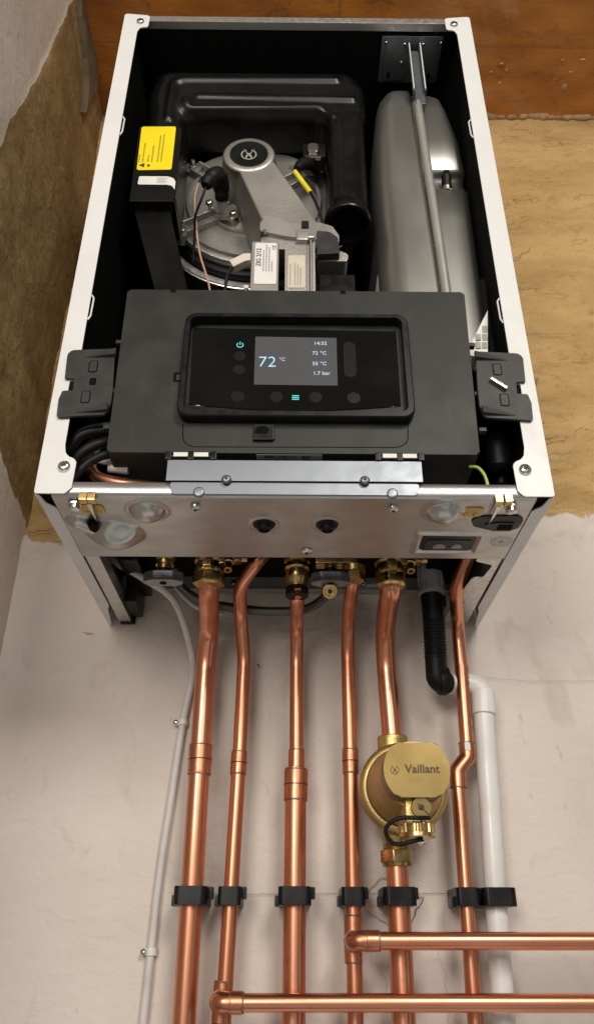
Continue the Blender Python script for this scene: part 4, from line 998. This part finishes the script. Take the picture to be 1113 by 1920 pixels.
# bracket hanging it from the top panel
bm = nb()
for xa, xb in ((0.1165, 0.1440), (0.1600, 0.1835)):
    prism(bm, rrect(xa, xb, -0.2960, -0.2380, .003), 0.6960, 0.6972, 'XY', .0004, 1)
box(bm, 0.1100, 0.1890, -0.2950, -0.2330, 0.6974, 0.6986, .0004)
box(bm, 0.1455, 0.1470, -0.2860, -0.2780, 0.6000, 0.6960, .0004); box(bm, 0.1600, 0.1615, -0.2860, -0.2780, 0.6000, 0.6960, .0004)
BK = obj('vessel_bracket', bm, 'bluegalv', B)
bm = nb(); box(bm, 0.1446, 0.1458, -0.2890, -0.2858, 0.5990, 0.6950, .0003); box(bm, 0.1588, 0.1600, -0.2890, -0.2858, 0.5990, 0.6950, .0003); obj('bracket_edge', bm, 'label', BK)
bm = nb(); box(bm, 0.1474, 0.1596, -0.2810, -0.2680, 0.5800, 0.6900, .0008); obj('bracket_channel', bm, 'bluegalv', BK)
bm = nb()
for x in (0.1180, 0.1825):
    prism(bm, rrect(x + (.003 if x < .15 else -.007), x + (.007 if x < .15 else -.003), -0.2480, -0.2400, .0018), 0.6956, 0.6959, 'XY')
obj('bracket_slot', bm, 'lining', BK)
for x, y in ((0.1155, -0.288), (0.1400, -0.286), (0.1640, -0.286), (0.1870, -0.288), (0.1385, -0.262)): screw(BK, (x, y, 0.6958), (0, 0, -1), 0.0022, 0.002)

# --- data plate and cables on the right, wiring on the left
bm = nb(); a = [bm.verts.new(p) for p in ((.1700, -.2830, .180), (.1890, -.2850, .172), (.1962, -.2850, .2365), (.1765, -.2850, .196))]; bm.faces.new(a)
DP = obj('data_plate', bm, 'label', B)
bm = nb()
for k in range(5):
    for x in (.1790 + k * .0010, .1853 + k * .0014):
        zz = .186 + k * .0105
        if zz + .006 < .196 + (x - .1765) * 2.0: box(bm, x, x + .0050, -0.2856, -0.2853, zz, zz + .0078)
obj('data_plate_print', bm, 'inkgrey', B)
bm = nb(); pth = smooth_path([(.2040, -.262, .300), (.2020, -.262, .24), (.2015, -.262, .18), (.199, -.258, .10), (.196, -.250, .05)], 16)
tube(bm, pth, [.0045 + (.0009 if i % 2 else 0) for i in range(len(pth))], 12); obj('corrugated_conduit', bm, 'rubber', B)
bm = nb(); tube(bm, smooth_path([(.155, -.297, .040), (.1615, -.300, .037), (.1660, -.302, .028), (.1675, -.303, .016), (.168, -.302, .008)]), .0014, 8); obj('earth_wire', bm, 'wiregreen', B)
bm = nb(); lathe(bm, [(0, .012), (.03, .012), (.034, .008)], (.192, -.270, .090), (0, .2, -1), 18); obj('cable_gland', bm, 'rubber', B)
for pts, r, m_ in (([(-.205, -.290, .058), (-.195, -.296, .070), (-.180, -.296, .076), (-.160, -.292, .080)], .0045, 'rubber'),
                   ([(-.203, -.285, .038), (-.192, -.294, .052), (-.178, -.295, .062), (-.158, -.290, .072)], .0052, 'rubber'),
                   ([(-.196, -.296, .020), (-.187, -.299, .034), (-.174, -.299, .046), (-.155, -.294, .055)], .0042, 'rubber'),
                   ([(-.204, -.286, .066), (-.196, -.290, .079), (-.180, -.290, .085), (-.158, -.286, .090)], .0034, 'greyplastic')):
    bm = nb(); tube(bm, smooth_path(pts), r, 12); obj('wiring_harness', bm, m_, B)
bm = nb(); tube(bm, smooth_path([(-.192, -.270, .095), (-.188, -.278, .060), (-.180, -.286, .036), (-.160, -.292, .024), (-.125, -.292, .019), (-.09, -.288, .018)]), .0055, 14); obj('inner_copper_pipe', bm, 'copper', B)
for a, b in (((-.194, -.282, .058), (-.160, -.284, .050)), ((-.188, -.280, .070), (-.182, -.282, .066)), ((-.168, -.284, .044), (-.150, -.284, .042))):
    bm = nb(); tube(bm, [a, b], .0045, 12); obj('white_connector', bm, 'cable', B)

# ================================================================== pipework
YP = -0.040
def couple(bm, p0, p1, r, lip=0.0006):
    d = (Vector(p1) - Vector(p0)); L = d.length
    lathe(bm, [(0, r - lip), (lip, r), (L - lip, r), (L, r - lip)], p0, d, 28)
def jring(bm, p, d, r, h=0.0007):
    lathe(bm, [(-h, r), (h, r)], p, d, 28)
GP = 'copper pipes on the wall below the boiler'
def pipe(label, pts, r, rad, group=GP, m='copper'):
    base = Vector(pts[-1])
    t = thing('copper_pipe', label, 'pipe', base, group)
    bm = nb(); tube(bm, bend_path(pts, rad, 10), r, 28); obj('tube', bm, m, t)
    return t
def coupling(t, p0, p1, r, mid=True, ends=True):
    bm = nb(); couple(bm, p0, p1, r); o = obj('coupling', bm, 'copperfit', t)
    d = Vector(p1) - Vector(p0)
    if mid: bm = nb(); jring(bm, Vector(p0).lerp(Vector(p1), .5), d, r + .00015, .0006); obj('groove', bm, 'joint', o)
    if ends: bm = nb(); jring(bm, p0, d, r - .0004, .0010); jring(bm, p1, d, r - .0004, .0010); obj('solder_ring', bm, 'solder', o)
    return o

# 22 mm pipe, far left
t1 = pipe('leftmost thick copper pipe, with a straight collar two thirds of the way up', [(-.0893, -.130, .030), (-.0893, -.130, -.002), (-.0945, -.052, -.026), (-.0970, YP, -.060), (-.0974, YP, -.150), (-.0968, YP, -.60)], .0110, .060)
coupling(t1, (-.0972, YP, -.1495), (-.0971, YP, -.1785), .0124)
# 15 mm, second
t2 = pipe('second copper pipe from the left, thin, kinked to the right at its top', [(-.0300, -.120, .040), (-.0375, -.130, .026), (-.0590, -.105, .006), (-.0592, -.060, -.010), (-.0545, YP, -.055), (-.0558, YP, -.150), (-.0668, YP, -.60)], .0075, .050)
coupling(t2, (-.0560, YP, -.1560), (-.0566, YP, -.1780), .0086)
coupling(t2, (-.0632, YP, -.3640), (-.0640, YP, -.3960), .0086, mid=False)
# third: thin above, thick below a reducer
t3 = pipe('third copper pipe from the left, widening below a stepped collar', [(.0030, -.130, .036), (.0035, -.126, -.012), (.0036, -.060, -.020), (.0038, YP, -.050), (.0040, YP, -.165)], .0075, .050)
bm = nb(); tube(bm, [(.0033, YP, -.172), (.0014, YP, -.60)], .0110, 28); obj('tube', bm, 'copper', t3)
coupling(t3, (.0040, YP, -.1540), (.0038, YP, -.1715), .0087, mid=False)
bm = nb(); lathe(bm, [(0, .0085), (.003, .0100), (.004, .0122)], (.0038, YP, -.1705), (0, 0, -1), 28); obj('reducer_shoulder', bm, 'copperfit', t3)
coupling(t3, (.0037, YP, -.1740), (.0032, YP, -.2035), .0124)
# fourth, thin, with tee
t4 = pipe('fourth copper pipe from the left, thin, just left of the brass filter', [(.0640, -.130, .030), (.0620, -.125, .004), (.0612, -.060, -.012), (.0610, YP, -.045), (.0605, YP, -.150), (.0565, YP, -.60)], .0075, .050)
coupling(t4, (.0605, YP, -.1530), (.0603, YP, -.1765), .0086)
coupling(t4, (.0586, YP, -.3090), (.0581, YP, -.3480), .0087, mid=False)
# fifth, thick, through the filter
t5 = pipe('thick copper pipe that carries the round brass filter, lower length below it included', [(.1020, -.130, .030), (.1020, -.130, -.002), (.1020, -.055, -.024), (.1035, YP, -.060), (.1060, YP, -.146)], .0110, .060)
bm = nb(); tube(bm, [(.1040, YP, -.250), (.1000, YP, -.60)], .0110, 28); obj('tube', bm, 'copper', t5)
# sixth, thin, with an offset
t6 = pipe('rightmost upright copper pipe, thin, with an offset elbow beside the brass filter', [(.1885, -.135, .036), (.1755, -.104, .0055), (.1866, -.043, -.014), (.1868, YP, -.060), (.1846, YP, -.150)], .0075, .040)
bm = nb(); tube(bm, bend_path([(.1846, YP, -.146), (.1842, YP, -.160), (.1722, YP, -.1735), (.1715, YP, -.190)], .010, 8), .0088, 24); EB = obj('elbow', bm, 'copperfit', t6)
bm = nb(); jring(bm, (.1846, YP, -.1455), (0, 0, 1), .0090, .0006); jring(bm, (.1715, YP, -.1905), (0, 0, 1), .0090, .0006); obj('solder_ring', bm, 'solder', EB)
bm = nb(); box(bm, .1800, .1860, -.0496, -.0486, -.1545, -.1465, .0004); obj('fitting_sticker', bm, 'label', EB)
bm = nb(); tube(bm, [(.1715, YP, -.188), (.1634, YP, -.60)], .0075, 26); obj('tube', bm, 'copper', t6)
bm = nb()
for k in range(34):
    z = -.062 - k * .0022; xx = .1868 - (.060 + z) * -.0
    if random.random() < .75: box(bm, .1868 + .0062 + (z + .06) * .024, .1868 + .0068 + (z + .06) * .024, -.0446, -.0438, z - .0006, z + .0006)
obj('pipe_print', bm, 'joint', t6)
# horizontal runs
YH = -0.0745
def level_run(label, x0, z, x1, rvert):
    t = thing('copper_pipe', label, 'pipe', (x0, YP, z), GP)
    bm = nb(); tube(bm, [(x0 + .014, YH, z), (x1, YH, z + .0016)], .0075, 26); obj('tube', bm, 'copperh', t)
    bm = nb(); tube(bm, bend_path([(x0, YP - .004, z), (x0, YH, z), (x0 + .012, YH, z)], .0105, 10), .0086, 26); couple(bm, (x0 + .010, YH, z), (x0 + .0215, YH, z), .0090)
    e = obj('elbow', bm, 'copperfit', t)
    bm = nb(); jring(bm, (x0 + .0218, YH, z), (1, 0, 0), .0086, .0006); jring(bm, (x0 + .0102, YH, z), (1, 0, 0), .0088, .0004); jring(bm, (x0, -.0520, z), (0, 1, 0), .0094, .0005); obj('solder_ring', bm, 'solder', e)
    return t
level_run('upper level copper pipe crossing to the right from a tee beside the filter pipe', .0578, -.3303, .62, 0)
level_run('lower level copper pipe crossing to the right from the second pipe near the bottom', -.0640, -.3785, .62, 0)

# --- pipe clips
def clip_shape(bm, x, w, z, h, yf, bumps=True):
    ol = fillet([(x - w, -.001), (x + w, -.001), (x + w, yf), (x - w, yf)], [0, 0, w * .38, w * .38], 7)
    prism(bm, ol, z - h, z + h, 'XY', .0009, 2, both=True)
    if bumps:
        box(bm, x + w - .001, x + w + .0042, -.040, -.022, z - .002, z + h + .0004, .0008)
        box(bm, x - w - .0035, x - w + .001, -.040, -.022, z - h - .0004, z + .001, .0008)
GC = 'black plastic pipe clips'
for x, w, yf, lab in ((-.0972, .0158, -.0580, 'black clip round the leftmost thick copper pipe'), (-.0598, .0112, -.0530, 'black clip round the second, thin copper pipe from the left'),
                      (.0026, .0158, -.0580, 'black clip round the third copper pipe, below the stepped collar'), (.0589, .0112, -.0530, 'black clip round the thin copper pipe left of the filter pipe'),
                      (.1032, .0158, -.0580, 'black clip round the thick copper pipe under the brass filter'), (.1692, .0112, -.0530, 'black clip round the rightmost upright copper pipe'), (.1995, .0162, -.0540, 'black clip round the white plastic waste pipe')):
    bm = nb(); clip_shape(bm, x, w, -.2925, .0082, yf, bumps=(x < .19))
    tag(obj('pipe_clip', bm, 'black'), lab, 'pipe clip', GC)

# --- white waste pipe and black condensate hose
t = thing('waste_pipe', 'white plastic waste pipe dropping down the wall from an elbow', 'pipe', (.1900, -.03, -.60))
bm = nb(); tube(bm, [(.2080, -.034, -.100), (.1850, -.036, -.60)], .0107, 28); obj('tube', bm, 'whiteplastic', t)
bm = nb(); tube(bm, bend_path([(.1600, -.032, -.0785), (.2098, -.032, -.0785), (.2075, -.034, -.1120)], .014, 10), .0118, 28); couple(bm, (.2092, -.034, -.086), (.2078, -.034, -.1130), .0130); obj('elbow', bm, 'whiteplastic', t)
t = thing('condensate_hose', 'black ribbed rubber hose hanging between clear trap outlet and white elbow', 'hose', (.157, -.05, -.09))
bm = nb(); P_ = [(.1560, -.062, .034), (.1568, -.058, .010), (.1578, -.054, -.012)]
tube(bm, smooth_path(P_, 8), .0122, 24); box(bm, .166, .1735, -.060, -.048, .002, .016, .003)
n_ = 66; path = [Vector((.1578, -.054, -.012)).lerp(Vector((.1572, -.050, -.056)), k / n_) for k in range(n_ + 1)]
tube(bm, path, [.0113 + .0013 * (0.5 + 0.5 * math.sin(2 * PI * k / 6.0)) for k in range(n_ + 1)], 26)
tube(bm, bend_path([(.1572, -.050, -.054), (.1570, -.047, -.0810), (.1700, -.040, -.0800)], .010, 10), .0118, 26)
obj('ribbed_sleeve', bm, 'rubber', t)
bm = nb(); lathe(bm, [(0, .0130), (.001, .0150), (.003, .0158), (.009, .0158), (.011, .0150), (.012, .0130)], (.1580, -.044, -.0785), (1, .12, 0), 30); obj('end_cuff', bm, 'rubber', t)
t = thing('siphon_outlet', 'milky clear plastic outlet above the black ribbed hose', 'trap outlet', (.156, -.065, .02))
bm = nb(); lathe(bm, [(0, .0150), (.004, .0150), (.0045, .0138), (.060, .0150)], (.1565, -.064, .016), (0, 0, 1), 28)
for th in range(0, 360, 45): box(bm, .1565 + .0142 * math.cos(math.radians(th)) - .0008, .1565 + .0142 * math.cos(math.radians(th)) + .0008, -.064 + .0142 * math.sin(math.radians(th)) - .0008, -.064 + .0142 * math.sin(math.radians(th)) + .0008, .020, .070)
obj('outlet_tube', bm, 'clearplastic', t)

# --- white cable, its clips, and the braided hose
bm = nb(); tube(bm, smooth_path([(-.210, -.080, .060), (-.200, -.082, .044), (-.168, -.085, .024), (-.133, -.070, .002), (-.1165, -.030, -.040), (-.1155, -.010, -.066), (-.1225, -.0075, -.117), (-.1292, -.0075, -.200), (-.1348, -.0075, -.272), (-.1385, -.0075, -.38), (-.146, -.0075, -.60)], 10), .0040, 16)
tag(obj('power_cable', bm, 'cable'), 'grey white cable curving down the wall left of the pipes', 'cable')
for x, z, lab in ((-.1226, -.1168, 'small white cable clip nailed to the wall, the upper of two'), (-.1368, -.3402, 'small white cable clip nailed to the wall, the lower of two')):
    t = thing('cable_clip', lab, 'cable clip', (x, 0, z), 'cable clips')
    bm = nb(); prism(bm, fillet([(x - .0050, -.0005), (x + .0052, -.0005), (x + .0052, -.0130), (x - .0050, -.0130)], [0, 0, .005, .005], 6), z - .0033, z + .0033, 'XY', .0005, 1, both=True); box(bm, x - .0095, x - .0045, -.0075, -.0005, z - .0028, z + .0028, .0008); obj('clip_body', bm, 'whiteplastic', t)
    bm = nb(); lathe(bm, [(0, .0030), (.0015, .0030), (.0026, .0016)], (x - .0078, -.0075, z), (-.5, -.8, .2), 12); obj('nail', bm, 'steel', t)
bm = nb(); tube(bm, smooth_path([(-.135, -.075, .040), (-.128, -.066, .022), (-.106, -.056, .009), (-.079, -.052, .004), (-.030, -.050, -.001), (.012, -.054, .000), (.034, -.075, .006), (.0385, -.100, .010)], 10), .0052, 18)
tag(obj('braided_hose', bm, 'braid'), 'braided steel filling hose looping behind the copper pipes', 'hose')
bm = nb(); tube(bm, smooth_path([(-.140, -.070, .040), (-.132, -.064, .020), (-.110, -.052, .002), (-.080, -.048, -.004)], 8), .0022, 10)
tag(obj('thin_lead', bm, 'cable'), 'thin pale lead running beside the start of the braided hose', 'cable')

# --- valves under the boiler
GV = 'brass valves under the boiler'
def heating_valve(label, x, y, s):
    t = thing('isolating_valve', label, 'valve', (x, y, 0), GV)
    bm = nb(); lathe(bm, [(.007, .0145), (.010, .0158), (.014, .0160), (.018, .0145), (.020, .0145), (.022, .0165), (.0245, .0168), (.0275, .0150), (.040, .0150), (.046, .0165)], (x, y, 0), (0, 0, 1), 36); obj('body', bm, 'brass', t)
    bm = nb(); hexnut(bm, (x, y, -.0035), (0, 0, 1), .0172, .0110, .001, rot=.26); lathe(bm, [(-.0055, .0125), (-.0035, .0150)], (x, y, 0), (0, 0, 1), 30); obj('union_nut', bm, 'brass', t)
    bm = nb(); box(bm, x - .0042, x + .0042, y - .0245, y - .012, .0080, .0160, .0008); box(bm, x - .0058, x + .0058, y - .0195, y - .012, .0065, .0175, .0008)
    sp_ = obj('spindle', bm, 'brass', t)
    bm = nb(); box(bm, x - .0008, x + .0028, y - .0249, y - .0244, .0116, .0124); box(bm, x + .0005, x + .0013, y - .0249, y - .0244, .0100, .0140); obj('spindle_mark', bm, 'joint', sp_)
    bm = nb(); lathe(bm, [(0, .0062), (.004, .0062), (.005, .0048), (.014, .0045), (.0145, .0040), (.0145, .0024), (.010, .0022)], (x + .0195, y - .004, .0230), (.05, -.35, -1), 20); box(bm, x + .010, x + .018, y - .010, y + .003, .017, .028, .0015); obj('drain_nipple', bm, 'brass', t)
    bm = nb(); box(bm, x + .020, x + .034, y - .005, y + .006, .0225, .0300, .0015); lathe(bm, [(0, .0032), (.006, .0032)], (x + .0335, y, .0262), (1, 0, 0), 14); obj('side_port', bm, 'brass', t)
    return t
heating_valve('brass valve with a drain nipple on top of the leftmost thick copper pipe', -.0893, -.130, 1)
heating_valve('brass valve with a drain nipple on top of the filter pipe', .1020, -.130, 1)
# cold inlet valve on pipe three
t = thing('isolating_valve', 'slim brass valve with a black collar on the third copper pipe', 'valve', (.0032, -.128, 0), GV)
bm = nb(); lathe(bm, [(-.006, .0105), (.000, .0112), (.003, .0128), (.010, .0128), (.012, .0108), (.014, .0108), (.016, .0132), (.020, .0132), (.022, .0118), (.030, .0118)], (.0032, -.128, 0), (0, 0, 1), 32); hexnut(bm, (.0032, -.128, .0235), (0, 0, 1), .0145, .008); obj('body', bm, 'brass', t)
bm = nb(); lathe(bm, [(-.0155, .0112), (-.0145, .0120), (-.0065, .0120), (-.0055, .0112)], (.0032, -.128, 0), (0, 0, 1), 28); obj('black_collar', bm, 'rubber', t)
bm = nb(); lathe(bm, [(0, .0034), (.004, .0036), (.005, .0026), (.010, .0024), (.0105, .0034), (.013, .0034), (.0135, .0018)], (.0040, -.1395, -.0090), (.02, -.15, -1), 14); obj('bleed_screw', bm, 'copperfit', t)
def lever_valve(label, x, y, big):
    t = thing('lever_valve', label, 'valve', (x, y, 0), 'grey lever valves under the boiler')
    bm = nb()
    if big:
        box(bm, x - .016, x + .024, y - .006, y + .010, .0160, .0350, .002); lathe(bm, [(.010, .0120), (.016, .0130), (.0165, .0110), (.030, .0110)], (x + .0245, y + .006, 0), (0, 0, 1), 26); hexnut(bm, (x + .0245, y + .006, .0005), (0, 0, 1), .0115, .0095)
        hexnut(bm, (x, y, .026), (0, 0, 1), .0125, .010); lathe(bm, [(.006, .0068), (.016, .0068)], (x, y, 0), (0, 0, 1), 24)
    else:
        lathe(bm, [(.010, .0075), (.014, .0078), (.0145, .0095), (.018, .0100), (.020, .0088), (.022, .0105), (.027, .0112), (.030, .0098), (.036, .0105)], (x, y, 0), (0, 0, 1), 28)
    obj('body', bm, 'brass', t)
    bm = nb(); lathe(bm, [(.004, .0068), (.011, .0072)], (x, y, 0), (0, 0, 1), 20); obj('lever_seat', bm, 'rubber', t)
    bm = nb(); ol = fillet([(x - .0205, y - .0035), (x - .0110, y - .0085), (x + .0110, y - .0085), (x + .0205, y - .0035), (x + .0205, y + .0035), (x + .0110, y + .0085), (x - .0110, y + .0085), (x - .0205, y + .0035)], [.003, .008, .008, .003, .003, .008, .008, .003], 5)
    prism(bm, ol, -.0050, .0055, 'XY', .0014, 3, both=True); lv = obj('lever', bm, 'lever', t)
    bm = nb(); lathe(bm, [(0, .0036), (.0006, .0036)], (x, y, -.0050), (0, 0, -1), 18); obj('lever_hole', bm, 'lining', lv)
    text('lever_print', 'COLD', 0.0050, (x, y - .0087, .0005), *FRONT, 'ink', lv)
    if big:
        bm = nb(); lathe(bm, [(0, .0065), (.003, .0085), (.007, .0088), (.009, .0075)], (x - .001, y + .012, -.0070), (0, -.8, -.45), 24); hexnut(bm, (x - .001, y + .005, -.0110), (0, -.8, -.45), .0062, .003); un = obj('hose_union', bm, 'brass', t)
        bm = nb(); hexnut(bm, (x - .001, y + .0024, -.0124), (0, -.8, -.45), .0028, .0003, .0001); obj('hex_socket', bm, 'joint', un)
    return t
lever_valve('grey lever on a brass valve at the left, above the white cable', -.1355, -.138, False)
lever_valve('grey lever on a brass valve in the middle, between third and fourth pipes', .0384, -.138, True)

# --- brass filter
fx, fz = .1110, -.1955
F = thing('magnetic_filter', 'round brass filter with a flat lettered lid on the thick copper pipe', 'filter', (fx, -.04, -.265))
bm = nb()
lathe(bm, [(0, .0432), (.0015, .0442), (.012, .0442), (.0150, .0425), (.0165, .0390)], (fx, -.056, fz), (0, -1, 0), 64)
lathe(bm, [(0, .0145), (.004, .0150), (.055, .0150), (.098, .0150)], (.1045, -.042, -.241), (0, 0, 1), 32)
obj('housing', bm, 'brasscast', F)
bm = nb(); lathe(bm, [(0, .0382), (.0012, .0382)], (fx, -.0725, fz), (0, -1, 0), 64); obj('seal', bm, 'joint', F)
bm = nb(); lathe(bm, [(0, .0365), (.004, .0372), (.008, .0365), (.040, .0325), (.056, .0300), (.066, .0296)], (fx, -.0730, fz), (0, -1, 0), 64)
box(bm, fx - .0110, fx + .0105, -.150, -.090, fz - .0460, fz - .0150, .004)
obj('canister', bm, 'brasscast', F)
def flat_disc(r, zc): 
    P = []
    for k in range(72):
        a = 2 * PI * k / 72; P.append((fx + r * math.cos(a), fz + max(-zc, min(zc, r * math.sin(a)))))
    Q = [P[0]]
    for p in P[1:]:
        if (Vector(p) - Vector(Q[-1])).length > 1e-5: Q.append(p)
    return Q
bm = nb(); prism(bm, flat_disc(.0298, .0236), -.1610, -.1340, 'XZ', .0013, 3); LD = obj('lid', bm, 'brasslid', F)
text('lid_lettering', 'Vaillant', 0.0102, (fx + .0048, -.1612, fz + .0004), *FRONT, 'engrave', F, bold=0.00022, squeeze=1.03)
bm = nb(); hare_badge(bm, fx - .0198, fz + .0000, .0037, -.1612, .0002); obj('lid_emblem', bm, 'engrave', F)
bm = nb(); lathe(bm, [(0, .0080), (.010, .0086), (.0108, .0090), (.0165, .0090), (.0172, .0084)], (.1135, -.138, -.2245), (0, -1, -.12), 32); VN = obj('vent_screw', bm, 'brass', F)
bm = nb(); hexnut(bm, (.1135, -.1551, -.2265), (0, -1, -.12), .0030, .0003, .0001); obj('vent_socket', bm, 'engrave', VN)
bm = nb(); box(bm, -.0086, .0086, -.0002, .0002, -.0005, .0005); place(bm, Matrix.Translation((.1135, -.1553, -.2265)) @ Matrix.Rotation(math.radians(45), 4, 'Y')); obj('vent_slot', bm, 'engrave', VN)
kx, ky, kz = .1108, -.1400, -.2455
bm = nb(); prof = []
n_ = 20; P = []
for k in range(n_ * 4):
    a = 2 * PI * k / (n_ * 4); r = .0162 if (k % 4) in (0, 1) else .0150; P.append((kx + r * math.cos(a), ky + r * math.sin(a)))
prism(bm, P, kz + .0062, kz - .0010, 'XY', .0005, 1); lathe(bm, [(0, .0158), (.003, .0160), (.004, .0150), (.0042, .0001)], (kx, ky, kz - .0011), (0, 0, -1), 36)
lathe(bm, [(0, .0110), (.014, .0110)], (kx, ky, kz + .005), (0, 0, 1), 28)
CPp = obj('knurled_cap', bm, 'brass', F)
bm = nb(); lathe(bm, [(0, .0045), (.002, .0045), (.003, .0030)], (kx + .002, ky - .002, kz - .0075), (0, -.2, -1), 18); obj('cap_screw', bm, 'zinc', F)
bm = nb(); tube(bm, smooth_path([(.1200, -.1560, -.2355), (.1080, -.1600, -.2360), (.0930, -.1590, -.2365), (.0830, -.1560, -.2420), (.0815, -.1540, -.2485), (.0870, -.1520, -.2555), (.0960, -.1500, -.2562), (.1060, -.1480, -.2535), (.1140, -.1470, -.2520)], 10), .0019, 10); obj('cap_strap', bm, 'rubber', F)
bm = nb(); lathe(bm, [(0, .0150), (.001, .0160), (.010, .0160), (.011, .0150)], (.1058, -.040, -.1500), (0, 0, 1), 30); obj('upper_collar', bm, 'brasscast', F)
bm = nb(); hexnut(bm, (.1040, -.0405, -.2625), (0, 0, 1), .0172, .0115, .001, rot=.2); lathe(bm, [(0, .0140), (.003, .0150)], (.1040, -.0405, -.2655), (0, 0, 1), 30); lathe(bm, [(0, .0130), (.002, .0138), (.003, .0128), (.005, .0138), (.006, .0128), (.011, .0138)], (.1040, -.0405, -.2510), (0, 0, 1), 30); obj('compression_nut', bm, 'brass', F)

S.cycles.use_denoising = True
